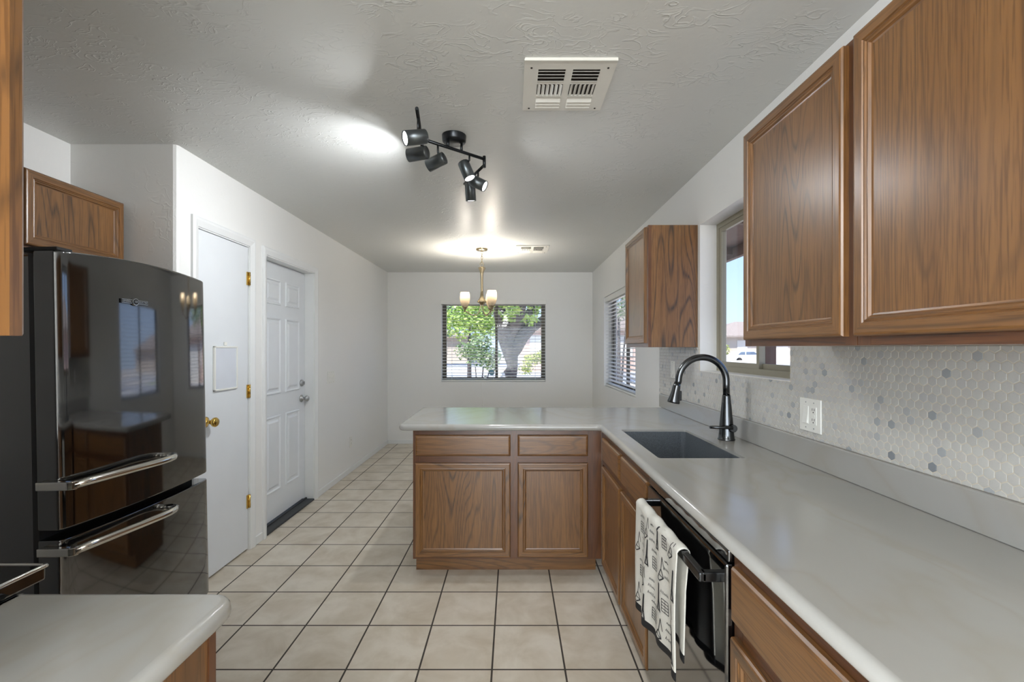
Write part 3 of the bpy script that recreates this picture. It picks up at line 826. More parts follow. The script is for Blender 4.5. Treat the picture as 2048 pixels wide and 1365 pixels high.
def stamp(s, v):
    for q in range(5): stroke([(s, v+q*.009), (s+.09, v+q*.009)], .0016)
    stroke([(s, v), (s, v+.036)], .002); stroke([(s+.09, v), (s+.09, v+.036)], .002); stroke([(s+.045, v), (s+.045, v+.036)], .0014)
for r in range(4):
    for c_ in range(7):
        s = .06+c_*.138+(.05 if r % 2 else 0)+rt.uniform(-.02, .02); v = .03+r*.086+rt.uniform(-.012, .012)
        if s > .93: continue
        q = (r*2+c_) % 4
        if q == 0: tower(s, v, .085)
        elif q == 1: scrib(s-.05, v+.02, .1, .008); scrib(s-.04, v+.045, .09, .007); scrib(s-.03, v+.068, .07, .006)
        elif q == 2: sandal(s-.02, v, .075)
        else: stamp(s-.04, v+.012); scrib(s-.05, v+.066, .11, .008)
bmesh.ops.recalc_face_normals(b, faces=b.faces)
tag(pr.build('print', M_ink, o), 'dark sketch print')

# ------------------------------------------------------------------ refrigerator
t = thing('refrigerator', (-1.60, 1.98, 0), 'glossy black retro refrigerator with curved doors in left alcove', 'refrigerator')
t.rotation_euler = (0, R(-1.05), 0)
t.location.x += .002
MB().box(-2.26, -1.655, 1.603, 2.362, .03, 1.69, bev=.008).build('cabinet', M_blk, t)
def fx(y):
    u = abs((y-1.98)/.386); return -1.556+.030*(1-u**2)-.009*max(0, (u-.92)/.08)**2
def fdoor(z0, z1, nm):
    n = 44; ya, yb = 1.594, 2.366
    poly = [(-1.625, ya), (-1.555, ya)]
    poly = [(-1.640, ya)] + [(fx(ya+(yb-ya)*k/n), ya+(yb-ya)*k/n) for k in range(n+1)] + [(-1.640, yb)]
    mb = MB(); mb.prism(poly, z0, z1, 'xy', M_blk, .007)
    if z1 > 1.6:
        for v in mb.bm.verts:
            if v.co.z > 1.6: v.co.z += .018*(1-min(1, abs((v.co.y-1.98)/.386))**2)
    o = mb.build(nm, M_blk, t)
    return o
fd = fdoor(.722, 1.70, 'upper_door'); fz = fdoor(.105, .690, 'freezer_drawer')
for f in (fd, fz):
    for p in f.data.polygons: p.use_smooth = True
    try: f.data.set_sharp_from_angle(angle=R(28))
    except Exception: pass
    wn = f.modifiers.new('weighted_normal', 'WEIGHTED_NORMAL'); wn.weight = 100; wn.keep_sharp = True
MB().box(-1.66, -1.638, 1.60, 2.36, .10, 1.69).build('gasket', pm('gasket', srgb(26, 26, 28), .6), t)
MB().box(-1.70, -1.58, 1.61, 2.355, .028, .095, bev=.004).build('kick_plate', M_blkm, t)
cap = MB(); cap.box(-1.70, -1.56, 1.60, 1.66, 1.70, 1.715, bev=.004); cap.build('hinge_cap', M_blkm, t)
for (zh, par) in ((.883, fd), (.655, fz)):
    h = MB()
    pts = [(-1.507, 1.584), (-1.494, 1.66), (-1.480, 1.75), (-1.466, 1.84), (-1.456, 1.91), (-1.453, 1.955), (-1.457, 1.99), (-1.470, 2.018), (-1.492, 2.030), (-1.520, 2.026), (-1.535, 2.015)]
    h.tube([(x, y, zh) for x, y in pts], .0145, seg=14, flat=(1, .9))
    h.prism([(-1.622, 1.572), (-1.512, 1.572), (-1.498, 1.580), (-1.494, 1.593), (-1.622, 1.593)], zh-.0145, zh+.0145, 'xy', None, .003)
    tag(h.build('handle', M_chrome, par), 'chrome bar handle')
em = MB(); xs = fx
EY, EZ = 1.885, 1.548
ang = math.atan2(xs(EY+.01)-xs(EY-.01), .02)
Mx = Matrix.Translation((xs(EY)+.002, EY, EZ)) @ Matrix.Rotation(-ang, 4, 'Z')
em.box(-.002, .003, -.064, .064, -.0085, .0085, M_blkm, .001, 1, Mx)
em.box(.003, .0036, -.062, .062, .0062, .0076, M_chrome, 0, 1, Mx); em.box(.003, .0036, -.062, .062, -.0076, -.0062, M_chrome, 0, 1, Mx)
b = bmesh.new(); bmesh.ops.create_cone(b, cap_ends=True, segments=28, radius1=.0165, radius2=.014, depth=.007); em.add(b, M_chrome, Mx @ Matrix.Translation((.003, 0, 0)) @ Matrix.Rotation(PI/2, 4, 'Y'))
b = bmesh.new(); bmesh.ops.create_cone(b, cap_ends=True, segments=28, radius1=.0115, radius2=.0115, depth=.002); em.add(b, M_blkm, Mx @ Matrix.Translation((.0066, 0, 0)) @ Matrix.Rotation(PI/2, 4, 'Y'))
emb = em.build('emblem', None, fd)
def text(body, size, M, mat, parent, name='lettering', ext=.0006):
    c = bpy.data.curves.new(name, 'FONT'); c.body = body; c.size = size; c.align_x = 'CENTER'; c.align_y = 'CENTER'; c.extrude = ext
    o = bpy.data.objects.new(name, c); link(o); bpy.context.view_layer.update()
    dg = bpy.context.evaluated_depsgraph_get(); me = bpy.data.meshes.new_from_object(o.evaluated_get(dg)); bpy.data.objects.remove(o)
    me.transform(Matrix.Translation(-WL.get(parent, Vector((0, 0, 0)))) @ M); me.materials.clear(); me.materials.append(mat)
    o = link(bpy.data.objects.new(name, me)); o.parent = parent; return o
RX = Matrix(((0, 0, 1, 0), (1, 0, 0, 0), (0, 1, 0, 0), (0, 0, 0, 1)))   # text x->+Y, y->+Z, normal->+X
text('GENERAL', .0098, Mx @ Matrix.Translation((.0036, -.040, 0)) @ RX, M_chrome, fd)
text('ELECTRIC', .0098, Mx @ Matrix.Translation((.0036, .040, 0)) @ RX, M_chrome, fd)
text('GE', .0105, Mx @ Matrix.Translation((.0079, 0, 0)) @ RX, M_chrome, fd)

# ------------------------------------------------------------------ range (only its corner shows)
t = thing('kitchen_range', (-1.29, .55, 0), 'black range corner behind the near left counter', 'range')
MB().box(-1.665, -.908, .235, .845, .02, .908, bev=.004).build('body', M_blkm, t)
ck = MB(); ck.prism(round_poly([(-1.667, .235), (-.907, .235), (-.907, .898), (-1.667, .898)], [0, 0, .012, .012]), .909, .936, 'xy', M_blk, .004); ck.build('cooktop', None, t)
rim = MB(); rim.tube([(-.9065, .25, .937), (-.9065, .884, .937), (-.908, .893, .936), (-.916, .897, .935), (-1.64, .897, .935)], .0042, seg=8); rim.build('chrome_rim', M_chrome, t)
for (x, y, r_) in ((-1.035, .76, .09), (-1.05, .42, .075), (-1.48, .74, .075), (-1.46, .42, .09)):
    bo = MB(); bo.lathe([(r_, 0), (r_+.012, .004), (r_+.012, .009), (r_, .012), (r_-.02, .008)], (x, y, .936), m=M_alum)
    bo.build('burner_ring', M_alum, t)
dr_ = MB().box(-1.655, -.918, .846, .88, .16, .80, bev=.006).build('oven_door', M_blk, t)
MB().tube([(-1.6, .92, .74), (-.97, .92, .74)], .011).box(-1.6, -1.58, .88, .922, .73, .75).box(-.99, -.97, .88, .922, .73, .75).build('handle', M_chrome, dr_)

# ------------------------------------------------------------------ ceiling registers
def vent(x0, y0, label, sx=.35, sy=.36):
    t = thing('ceiling_vent', (x0+sx/2, y0+sy/2, ZC), label, 'vent', 'ceiling air vents')
    zf = ZC-.007; fr = MB(); m = .055
    xm_ = x0+sx/2; ya, yb = y0+m, y0+sy-m*.6; h = yb-ya; c1, c2 = ya+h*.34, ya+h*.70
    fr.box(x0, x0+m, y0, y0+sy, zf, ZC); fr.box(x0+sx-m, x0+sx, y0, y0+sy, zf, ZC)
    fr.box(x0+m, x0+sx-m, y0, ya, zf, ZC); fr.box(x0+m, x0+sx-m, yb, y0+sy, zf, ZC)
    fr.box(xm_-.014, xm_+.014, ya, yb, zf, ZC)
    for c_ in (c1, c2):
        fr.box(x0+m, xm_-.014, c_-.007, c_+.007, zf, ZC); fr.box(xm_+.014, x0+sx-m, c_-.007, c_+.007, zf, ZC)
    fr.box(x0+.002, x0+sx-.002, y0-.007, y0-.0005, zf-.004, ZC)
    screws = []
    for (sx_, sy_) in ((.028, .045), (sx-.028, .045), (.028, sy-.02), (sx-.028, sy-.02)): screws.append((x0+sx_, y0+sy_))
    f_ = fr.build('frame', M_vent, t)
    for (sx_, sy_) in screws: MB().cyl((sx_, sy_, zf-.0008), .0042, .0042, .002, seg=10).build('screw', M_dark, f_)
    MB().box(x0+m, x0+sx-m, ya, yb, ZC-.0012, ZC-.0004).build('duct_opening', M_dark, t)
    lv = MB()
    def blade(cx, cy, L, along, tilt, w=.017):
        b = bmesh.new(); bmesh.ops.create_cube(b, size=1); 
        M = Matrix.Translation((cx, cy, ZC-.0065)) @ (Matrix.Rotation(R(tilt), 4, 'X') if along == 'x' else Matrix.Rotation(R(tilt), 4, 'Y')) @ (Matrix.Diagonal((L, w, .0012, 1)) if along == 'x' else Matrix.Diagonal((w, L, .0012, 1)))
        lv.add(b, M_vent, M)
    for (a, b_) in ((x0+m, xm_-.014), (xm_+.014, x0+sx-m)):
        cx = (a+b_)/2
        for k in range(4): blade(cx, ya+(c1-.007-ya)*(k+.6)/4, b_-a, 'x', 35, .012)
        for k in range(3): blade(cx, c2+.012+(yb-c2-.012)*(k+.5)/3, b_-a, 'x', -32, .026)
        for k in range(6): blade(a+(b_-a)*(k+.5)/6, (c1+c2)/2, c2-c1-.016, 'y', 38 if cx < xm_ else -38, .014)
    lv.build('louvre', None, t)
    return t
vent(.045, 1.712, 'white ceiling vent nearest the camera, right of the track light')
vent(.037, 4.815, 'distant white ceiling vent right of the chandelier')

# ------------------------------------------------------------------ track light
t = thing('track_light', (-.30, 2.33, ZC), 'black six-spot track light on the kitchen ceiling', 'ceiling light')
A = Vector((-.434, 2.205, 2.365)); B_ = Vector((-.150, 2.440, 2.365))
mid = (A+B_)/2
cn = MB(); cc_ = Vector((-.297, 2.335, ZC)); cn.lathe([(0, -.034), (.055, -.034), (.060, -.028), (.062, 0)], cc_, m=M_gun); cn.build('canopy', M_gun, t)
br_ = MB(); br_.tube([A, B_], .0085, seg=6)
dv = (B_-A).normalized()
for q in (-.04, .04):
    p = mid+dv*q; br_.tube([p, (p.x, p.y, ZC-.03)], .007, seg=8)
for (p) in (A, B_): br_.tube([p+Vector((0, 0, .016)), p+Vector((0, 0, -.045))], .0085, seg=8)
br_.build('bar', M_gun, t)
LA = Vector((-.388, 1.862, 2.333)); A2 = Vector((A.x, A.y, 2.333)); RB = Vector((-.285, 2.72, 2.333)); B2 = Vector((B_.x, B_.y, 2.333))
ar = MB(); ar.tube([A2, LA], .0075, seg=8); ar.build('arm', M_gun, t)
ar = MB(); ar.tube([B2, RB], .0075, seg=8); ar.build('arm', M_gun, t)
heads = [((831, 275), 1.93, (-.8, -.5, -.3), A2, LA, .65, 150), ((836, 308), 2.15, (-.95, .25, -.05), A2, LA, .3, 120), ((873, 324), 2.27, (-.866, .3, -.30), A, B_, 4.6, 125),
         ((933, 341), 2.40, (.32, -.10, -.77), A, B_, 1.6, 140), ((955, 366), 2.52, (.865, -.2, -.485), B2, RB, .7, 150), ((941, 385), 2.68, (.05, .2, -.98), B2, RB, 3.0, 150)]
for (px, Y, d, p0, p1, watt, beam) in heads:
    c = Vector(((px[0]-1025)/FPX*Y, Y, CAMZ+(697-px[1])/FPX*Y)); d = Vector(d).normalized()
    hm = MB(); Lh = .098; rh = .0305
    hm.lathe([(0, 0), (.024, 0), (.0295, .003), (rh, .008), (rh, Lh), (rh-.003, Lh), (rh-.003, Lh-.012)], c-d*Lh/2, d, M_hd, 24); h = hm.build('lamp_head', M_hd, t)
    ln = MB(); ln.lathe([(0, .002), (.022, .001), (rh-.003, 0), (rh-.003, -.004)], c+d*(Lh/2-.004), d, M_led, 24); ln.build('lens', M_led, h)
    ab = p1-p0; q = max(.04, min(.97, (c-p0).dot(ab)/ab.length_squared)); pa = p0+ab*q
    e0 = c-d*.012+Vector((0, 0, .018))
    sm_ = MB(); sm_.tube([pa, pa+Vector((0, 0, -.03)), e0], .0052, seg=8); sm_.build('stem', M_gun, t)
    L_ = lamp('spot_bulb', 'AREA', c+d*(Lh/2+.002), watt, (.94, .97, 1.0), shape='DISK', size=.05, spread=R(beam)); aim(L_, d)

# ------------------------------------------------------------------ chandelier
CX, CY = -.332, 4.98
t = thing('chandelier', (CX, CY, ZC), 'three-light brushed nickel chandelier hanging before the far window', 'chandelier')
cn = MB(); cn.lathe([(0, -.028), (.03, -.026), (.058, -.022), (.064, -.010), (.064, 0)], (CX, CY, ZC), m=M_nick); cn.build('canopy', M_nick, t)
ch = MB(); z = ZC-.03; k = 0
def linkring(c, w, h, rot):
    pts = []
    for q in range(13):
        a = 2*PI*q/12; u = w*math.cos(a); v = h*math.sin(a)
        pts.append((c[0]+u*math.cos(rot), c[1]+u*math.sin(rot), c[2]+v))
    ch.tube(pts, .0028, seg=6, cap=False)
while z > 2.29: linkring((CX, CY, z-.014), .009, .0175, (k % 2)*PI/2+.3); z -= .028; k += 1
linkring((CX, CY, 2.268), .022, .024, .2)
ch.build('chain', M_nick, t)
stm = MB(); stm.lathe([(0, 2.246), (.012, 2.245), (.040, 2.232), (.038, 2.228), (.024, 2.195), (.0165, 2.165), (.0145, 2.14), (.013, 2.05), (.014, 1.97), (.020, 1.92), (.032, 1.892), (.044, 1.876), (.050, 1.866), (.052, 1.858), (.040, 1.852), (.026, 1.838), (.014, 1.83), (.0, 1.826)], (CX, CY, 0), m=M_nick); stm.build('stem', M_nick, t)
for k, th in enumerate((R(176), R(-52), R(62))):
    u = Vector((math.cos(th), math.sin(th), 0)); C0 = Vector((CX, CY, 0)); am = MB()
    pr_ = [(.012, 1.846), (.018, 1.80), (.030, 1.755), (.058, 1.722), (.096, 1.716), (.135, 1.735), (.165, 1.757), (.188, 1.760), (.200, 1.748)]
    P_ = []
    for i in range(len(pr_)-1):
        for q in range(4):
            f = q/4; P_.append(C0+u*(pr_[i][0]+(pr_[i+1][0]-pr_[i][0])*f)+Vector((0, 0, pr_[i][1]+(pr_[i+1][1]-pr_[i][1])*f)))
    P_.append(C0+u*pr_[-1][0]+Vector((0, 0, pr_[-1][1])))
    am.tube(P_, .0055, seg=8); am.build('arm', M_nick, t)
    s = C0+u*.186
    cu = MB(); cu.lathe([(0, 1.758), (.006, 1.76), (.010, 1.775), (.020, 1.793), (.031, 1.805), (.033, 1.812), (.0, 1.812)], s, m=M_nick); cu.build('cup', M_nick, t)
    sh = MB(); sh.lathe([(.029, 1.813), (.040, 1.832), (.0505, 1.865), (.055, 1.90), (.0535, 1.935), (.047, 1.968), (.045, 1.968), (.0515, 1.935), (.053, 1.90), (.0485, 1.865), (.038, 1.834), (.027, 1.815)], s, m=M_shade); shd = sh.build('lamp_shade', M_shade, t)
    bl = MB(); bl.sphere((s.x, s.y, 1.897), .026, M_bulb, (1, 1, 1.2)); bl.cyl((s.x, s.y, 1.845), .013, .013, .06, m=M_plate); bl.build('bulb', None, shd)
    lamp('chandelier_bulb', 'POINT', (s.x, s.y, 1.94), 11.0, (1.0, .92, .80), shadow_soft_size=.03)

# ------------------------------------------------------------------ switches and outlets
def plate(name, label, cat, x, face, yc, zc, w, h, kinds):
    s = 1 if face == '+x' else -1
    t = thing(name, (x, yc, zc), label, cat)
    MB().box(x, x+.006*s, yc-w/2, yc+w/2, zc-h/2, zc+h/2, bev=.002).build('cover_plate', M_plate, t)
    n = len(kinds); a = .046
    for k, kd in enumerate(kinds):
        y = yc+(k-(n-1)/2)*a*(1 if s > 0 else -1)
        if kd == 'toggle':
            m = MB(); m.box(x+.0055*s, x+.0068*s, y-.006, y+.006, zc-.013, zc+.013, M_plate); m.box(x+.006*s, x+.016*s, y-.0035, y+.0035, zc+.001, zc+.011, M_plate, .001); m.build('toggle', None, t)
        elif kd == 'rocker':
            m = MB(); m.box(x+.0055*s, x+.008*s, y-.0165, y+.0165, zc-.0335, zc+.0335, M_plate, .001); m.prism([(x+.008*s, zc-.031), (x+.0125*s, zc-.031), (x+.0085*s, zc+.001), (x+.008*s, zc+.031)], y-.014, y+.014, 'xz', M_plate); m.build('rocker', None, t)
        else:
            m = MB(); m.box(x+.0055*s, x+.008*s, y-.0165, y+.0165, zc-.0335, zc+.0335, M_plate, .001)
            for zz in (-.019, .019):
                for yy in (-.006, .006): m.box(x+.0079*s, x+.0084*s, y+yy-.0011, y+yy+.0011, zc+zz, zc+zz+.009, M_dark)
                m.cyl((x+.0081*s, y, zc+zz-.006), .0026, .0026, .0006, (1, 0, 0), M_dark, 10)
            m.box(x+.0079*s, x+.0092*s, y-.008, y+.008, zc-.004, zc+.004, M_plate); m.build('receptacle', None, t)
    for k in range(n):
        for zz in (-.048, .048): MB().cyl((x+.0063*s, yc+(k-(n-1)/2)*a, zc+zz), .003, .003, .001, (1, 0, 0), M_alum, 10).build('screw', M_alum, t)
plate('light_switch', 'three-toggle switch plate on the left wall past the six-panel door', 'switch', XL, '+x', 4.49, 1.076, .165, .118, ['toggle']*3)
plate('wall_outlet', 'white outlet low on the left wall near the far corner', 'outlet', XL, '+x', 5.04, .332, .072, .117, ['outlet'])
plate('light_switch', 'single rocker switch on the tile below the small cabinet', 'switch', 1.1328, '-x', 3.235, 1.21, .075, .12, ['rocker'])
plate('wall_outlet', 'white switch and outlet plate on tile right of faucet', 'outlet', 1.1328, '-x', 1.74, 1.105, .122, .125, ['rocker', 'outlet'])

# whiteboard on the pantry door
t = thing('whiteboard', (XL, 2.84, 1.24), 'small blank whiteboard hung on the flat pantry door', 'whiteboard')
MB().box(XL-.001, XL+.008, 2.728, 2.95, 1.105, 1.368, bev=.003).build('board', M_wb, t)
fr = MB()
for (a, b_, c_, d) in ((2.724, 2.954, 1.101, 1.112), (2.724, 2.954, 1.361, 1.372), (2.724, 2.735, 1.101, 1.372), (2.943, 2.954, 1.101, 1.372)): fr.box(XL-.001, XL+.012, a, b_, c_, d, bev=.003)
fr.build('frame', M_plate, t)
MB().box(XL-.001, XL+.006, 2.825, 2.852, 1.376, 1.398, bev=.003).build('hook', M_plate, t)

# ------------------------------------------------------------------ outdoors
GZ = -.14
def ground(name, x0, x1, y0, y1, z, m): struct(name, MB().box(x0, x1, y0, y1, z-.1, z), m)
ground('ground', -60, 80, -40, 90, GZ, M_grav)
struct('street', MB().box(-60, 80, 20.5, 27.5, GZ-.05, GZ+.012).box(XR+9, XR+16, -40, 20.5, GZ-.05, GZ+.011).box(-60, 80, 33, 43, GZ-.05, GZ+.013), M_street)
struct('sidewalk', MB().box(-60, 80, 18.7, 20.5, GZ-.05, GZ+.05).box(-60, 80, 27.5, 28.4, GZ-.05, GZ+.05).box(-60, 80, 31.4, 33, GZ-.05, GZ+.06), M_conc)
struct('lawn', MB().box(14, 22, 28.4, 31.3, GZ-.05, GZ+.03), M_grass)

def leaves(mb, c, rad, n, size, rnd, shell=.45):
    b = mb.bm
    for _ in range(n):
        d = Vector((rnd.gauss(0, 1), rnd.gauss(0, 1), rnd.gauss(0, 1))).normalized()
        r = shell+(1-shell)*rnd.random()**.6
        p = Vector((c[0]+d.x*rad[0]*r, c[1]+d.y*rad[1]*r, c[2]+d.z*rad[2]*r))
        a = Vector((rnd.gauss(0, 1), rnd.gauss(0, 1), rnd.gauss(0, .6))).normalized(); q = a.cross(Vector((rnd.gauss(0, 1), rnd.gauss(0, 1), rnd.gauss(0, 1)))).normalized()
        s = size*rnd.uniform(.6, 1.3)
        vs_ = [b.verts.new(p+a*s), b.verts.new(p+q*s*.45+a*s*.1), b.verts.new(p-a*s), b.verts.new(p-q*s*.45-a*s*.1)]
        b.faces.new(vs_)
    return mb
# big forked tree in front of the far window
rnd = random.Random(3)
TY = 10.6
def at(px, py, Y): return Vector(((px-1025)/FPX*Y, Y, CAMZ+(697-py)/FPX*Y))
t = thing('forked_tree', (at(1018, 760, TY).x, TY, GZ), 'grey forked tree trunk right of centre outside the far window', 'tree')
tr = MB()
tr.tube([(at(1014, 760, TY).x-.08, TY, GZ-.05), at(1016, 757, TY), at(1025, 735, TY), at(1022, 712, TY), at(1016, 690, TY), at(1010, 668, TY), at(1003, 640, TY-.2), at(994, 605, TY-.4), at(985, 560, TY-.6)], [.30, .20, .125, .17, .19, .20, .16, .13, .10], seg=14)
tr.tube([at(1022, 716, TY), at(1030, 696, TY), at(1044, 674, TY+.1), at(1064, 655, TY+.2), at(1088, 640, TY+.3), at(1125, 622, TY+.3)], [.12, .18, .16, .125, .11, .09], seg=14)
tr.tube([at(1014, 690, TY), at(1022, 660, TY), at(1036, 630, TY-.3), at(1046, 595, TY-.5), at(1052, 555, TY-.8)], [.12, .17, .15, .11, .09], seg=12)
tr.tube([at(1022, 668, TY), at(1050, 640, TY+.4), at(1072, 608, TY+.6), at(1085, 560, TY+.8)], [.10, .12, .09, .06], seg=10)
tr.build('trunk', M_bark, t)
cr = MB()
for (px, py, dy, r_, n) in ((1030, 585, 0, 1.0, 500), (1080, 590, .5, .8, 350), (980, 570, -.6, .9, 420), (1020, 625, -.9, .28, 70), (1060, 640, -.8, .2, 40), (1110, 560, .8, 1.0, 350), (940, 560, 0, .8, 300), (990, 500, -1.0, 1.5, 900), (1060, 480, -1.2, 1.6, 900), (930, 480, -.6, 1.5, 600)):  # upper crown blobs are unseen, added to shade the trunk and ground
    c_ = at(px, py, TY+dy); leaves(cr, c_, (r_, r_, r_*.7), n, .075, rnd, .2)
cr.build('foliage', M_leafb, t)
# bright tree crown left and darker shrub below
def bushy(name, label, cat, c, blobs, trunk, lm, size, group=None, seed=1):
    rn = random.Random(seed)
    t = thing(name, (c[0], c[1], GZ), label, cat, group)
    mb = MB()
    for (dx, dy, z, r_, n) in blobs: leaves(mb, (c[0]+dx, c[1]+dy, z), (r_, r_, r_*.8), n, size, rn, .15)
    mb.build('foliage', lm, t)
    tk = MB()
    for (dx, dy, h, r_) in trunk: tk.tube([(c[0]+dx*.3, c[1]+dy*.3, GZ-.05), (c[0]+dx*.6, c[1]+dy*.6, GZ+h*.5), (c[0]+dx, c[1]+dy, GZ+h)], [r_, r_*.8, r_*.5], seg=8)
    tk.build('trunk', M_bark, t)
    return t
bushy('leafy_tree', 'bright green tree behind the shrub outside the far window', 'tree', (-1.6, 17.0), [(-.1, 0, 2.3, .95, 900), (.75, .2, 2.2, .7, 500), (-.9, .3, 2.4, .7, 450), (.2, .3, 3.0, .8, 500), (1.3, .6, 2.6, .6, 250)], [(0, 0, 2.4, .09)], M_leafb, .085, seed=5)
bushy('round_shrub', 'grey green shrub standing on gravel outside the far window', 'shrub', (-.92, 12.6), [(0, 0, 1.2, .46, 520), (-.35, .1, 1.28, .34, 260), (.35, 0, 1.15, .34, 260), (.05, .1, 1.5, .34, 240), (.3, -.1, .92, .26, 120)], [(.12, 0, 1.0, .03), (.3, .05, .95, .025), (-.1, 0, 1.0, .025)], M_leafd, .055, seed=6)
bushy('hedge_bush', 'yellow green hedge right of the forked tree', 'hedge', (1.35, 21.2), [(-.5, 0, .82, .42, 320), (.0, .0, .95, .45, 360), (.5, .1, .92, .42, 320), (-.75, -.1, .4, .35, 180), (.95, .2, .85, .4, 260)], [(0, 0, .8, .05)], M_leafy, .07, seed=8)
bushy('tall_tree', 'tall tree behind the neighbouring house on the left', 'tree', (-7, 40), [(0, 0, 4.5, 3.2, 900), (3.5, 1, 4.4, 2.6, 700), (6, 0, 5.0, 2.4, 600)], [(0, 0, 4, .2)], M_leafd, .28, seed=9)
bushy('desert_tree', 'pale tree seen through the right wall window blind', 'tree', (4.4, 19.0), [(0, 0, 3.3, 1.0, 600), (.8, .4, 3.0, .8, 400), (-.7, .2, 3.5, .8, 400)], [(0, 0, 2.8, .09), (.4, .2, 2.9, .05)], M_leafd, .09, seed=12)
# spiky plant at the left bottom of the far window
t = thing('spiky_plant', (-1.0, 8.2, GZ), 'spiky agave below the left end of the far window', 'plant')
lf = MB(); rn = random.Random(4)
for k in range(46):
    a = rn.uniform(0, 2*PI); el = rn.uniform(.25, 1.35); L = rn.uniform(.7, 1.05)
    d = Vector((math.cos(a)*math.cos(el), math.sin(a)*math.cos(el), math.sin(el))); base_ = Vector((-1.05, 8.2, GZ+.12))
    lf.tube([base_+d*.02, base_+d*L*.5+Vector((0, 0, .02)), base_+d*L], [.016, .013, .001], seg=4)
lf.build('leaves', M_spike, t)
# stone border boulder against the trunk
bd = MB(); bd.sphere((at(1003, 735, TY-.5).x, TY-.5, .35), .18, M_conc, (.75, .8, 3.0), 12); tag(bd.build('boulder', M_conc), 'tall pale stone leaning beside the forked tree trunk', 'rock')

def house(name, label, x0, x1, y0, y1, zw, zr, wm, wins, over=.5, hip=True, door=None):
    t = thing(name, ((x0+x1)/2, (y0+y1)/2, GZ), label, 'house')
    MB().box(x0, x1, y0, y1, GZ, zw).build('walls', wm, t)
    a, b_, c_, d = x0-over, x1+over, y0-over, y1+over
    rf = MB(); ym = (c_+d)/2; hx_ = min((d-c_)/2, (b_-a)/2-.2) if hip else 0
    bm = rf.bm; V = [bm.verts.new(p) for p in ((a, c_, zw-.05), (b_, c_, zw-.05), (b_, d, zw-.05), (a, d, zw-.05), (a+hx_, ym, zr), (b_-hx_, ym, zr))]
    U = [bm.verts.new((v.co.x, v.co.y, zw-.22)) for v in V[:4]]
    for f in ((0, 1, 5, 4), (1, 2, 5), (2, 3, 4, 5), (3, 0, 4)): bm.faces.new([V[i] for i in f])
    for i in range(4): bm.faces.new((V[i], U[i], U[(i+1) % 4], V[(i+1) % 4]))
    bm.faces.new(U); bmesh.ops.recalc_face_normals(bm, faces=bm.faces); rf.build('roof', M_roof, t)
    for (wx0, wx1, wz0, wz1) in wins:
        f = MB().box(wx0-.07, wx1+.07, y0-.05, y0+.02, wz0-.07, wz1+.07).build('window', M_conc, t)
        MB().box(wx0, wx1, y0-.06, y0-.045, wz0, wz1).box((wx0+wx1)/2-.02, (wx0+wx1)/2+.02, y0-.07, y0-.05, wz0, wz1, M_conc).build('pane', M_win, f)
    if door: MB().box(door[0], door[1], y0-.04, y0+.02, GZ, 2.0).build('garage_door', M_conc, t)
    return t
house('stucco_house', 'pink stucco house right of the forked tree trunk', .55, 11.5, 28.6, 36, 2.65, 4.2, M_stuc, [(1.15, 1.75, 1.1, 2.1), (6.2, 7.4, .9, 2.1)], .45, True, (8.2, 10.8))
house('stucco_house', 'tan house across the street seen through the kitchen window', 20.8, 42.0, 47.5, 56, 2.7, 4.35, M_stuc2, [(23.3, 24.2, .9, 2.1), (30, 32, .6, 2.0)], .6, True, (25.3, 28.5))
house('stucco_house', 'far tan house left of the bright tree', -16, -4.5, 46, 56, 2.6, 3.9, M_stuc2, [(-8, -6.6, .9, 2.0)], .5)
# house facing the kitchen window squarely (it is mirrored in the refrigerator)
t = house('stucco_house', 'pink house mirrored in the refrigerator door', 19, 31, 1.5, 11, 2.8, 4.6, M_stuc, [(20.5, 22, .9, 2.1)], .5)
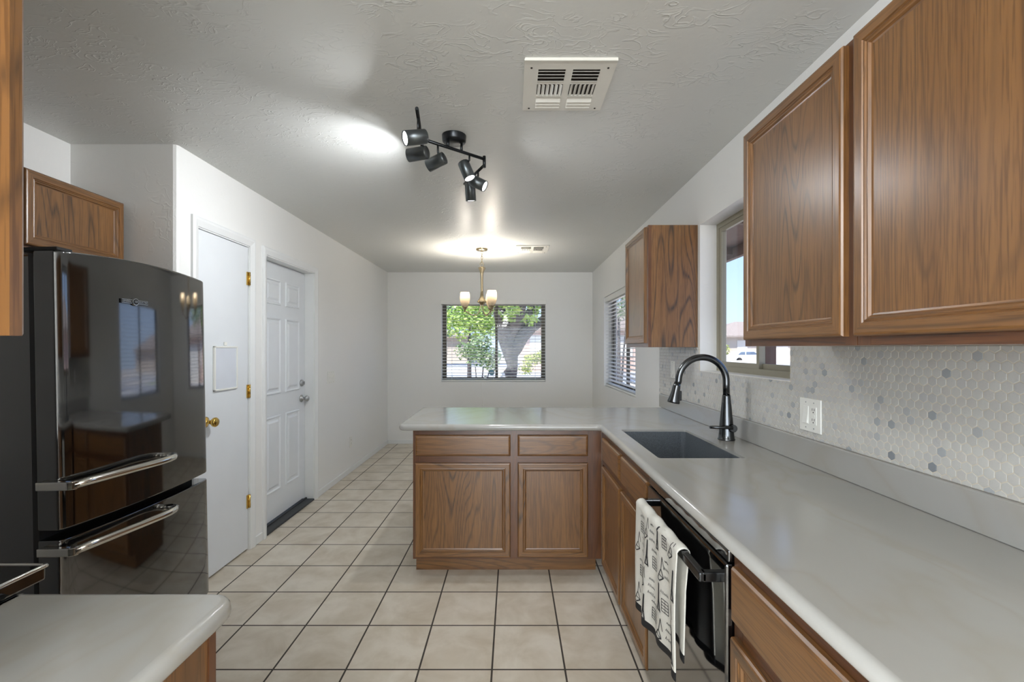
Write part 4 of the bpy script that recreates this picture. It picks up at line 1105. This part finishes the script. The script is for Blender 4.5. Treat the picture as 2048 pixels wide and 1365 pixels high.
# parked car
t = thing('parked_car', (22.6, 44.6, GZ), 'white parked car in front of the tan house', 'car')
bd = MB(); x0_, x1_ = 20.75, 24.5; y0_, y1_ = 43.7, 45.4
bd.prism([(x0_, .12), (x0_, .52), (x0_+.2, .66), (x0_+.55, .74), (x0_+.95, 1.06), (x0_+2.3, 1.08), (x0_+2.9, .8), (x1_, .70), (x1_, .12)], y0_, y1_, 'xz', M_car, .05); bd.build('body', None, t)
for (p) in ([(x0_+.72, .74), (x0_+1.02, 1.01), (x0_+1.4, 1.02), (x0_+1.4, .74)], [(x0_+1.5, .74), (x0_+1.5, 1.02), (x0_+2.25, 1.02), (x0_+2.7, .76)]):
    MB().prism(p, y0_-.012, y0_+.02, 'xz', M_carw).build('side_window', M_carw, t)
for x in (x0_+.85, x1_-.9):
    for y in (y0_+.1, y1_-.1): MB().cyl((x, y, .19), .32, .32, .2, (0, 1, 0), M_blkm, 20, .03).build('wheel', M_blkm, t)
# low pale garden wall before the house, palm beyond it
tag(MB().box(19, 40, 43.0, 43.2, GZ, .22, bev=.01).build('garden_wall', M_conc), 'low pale garden wall along the street before the tan house', 'wall')
t = thing('palm_tree', (27.0, 62, GZ), 'palm showing above the roof of the tan house', 'palm tree')
MB().tube([(27.0, 62, GZ), (27.1, 62, 3), (27.0, 62, 5.6)], [.25, .2, .16]).build('trunk', M_bark, t)
fr = MB(); rn = random.Random(2)
for k in range(70):
    a = rn.uniform(0, 2*PI); el = rn.uniform(-.4, 1.2); L = rn.uniform(1.1, 1.7)
    d = Vector((math.cos(a)*math.cos(el), math.sin(a)*math.cos(el), math.sin(el))); p = Vector((27.0, 62, 5.6))
    fr.tube([p, p+d*L*.6+Vector((0, 0, .1)), p+d*L-Vector((0, 0, .15))], [.05, .05, .01], seg=4)
fr.build('fronds', M_spike, t)
bushy('street_bush', 'green bush beside the tan house wall', 'bush', (21.0, 46.4), [(0, 0, 1.2, .9, 300), (.3, .2, .5, .7, 200)], [(0, 0, 1.0, .06)], M_leafy, .14, seed=15)
# porch roof edge and post outside the kitchen window
t = thing('porch_roof', (1.9, 3.2, 2.2), 'brown wooden porch eave outside the kitchen window', 'porch roof')
MB().box(XR+WT, 2.34, .6, 5.15, 2.41, 2.44).build('soffit', M_soff, t)
MB().box(2.30, 2.36, .6, 5.2, 2.30, 2.46, bev=.004).build('fascia', M_soff, t)
bm_ = MB()
for y in (1.2, 2.4, 3.6, 4.8): bm_.box(XR+WT, 2.30, y, y+.04, 2.34, 2.41)
bm_.build('rafter', M_soff, t)
tag(MB().box(2.13, 2.22, 3.86, 3.95, GZ, 2.41, bev=.004).build('porch_post', M_soff), 'dark brown porch post outside the kitchen window', 'post')
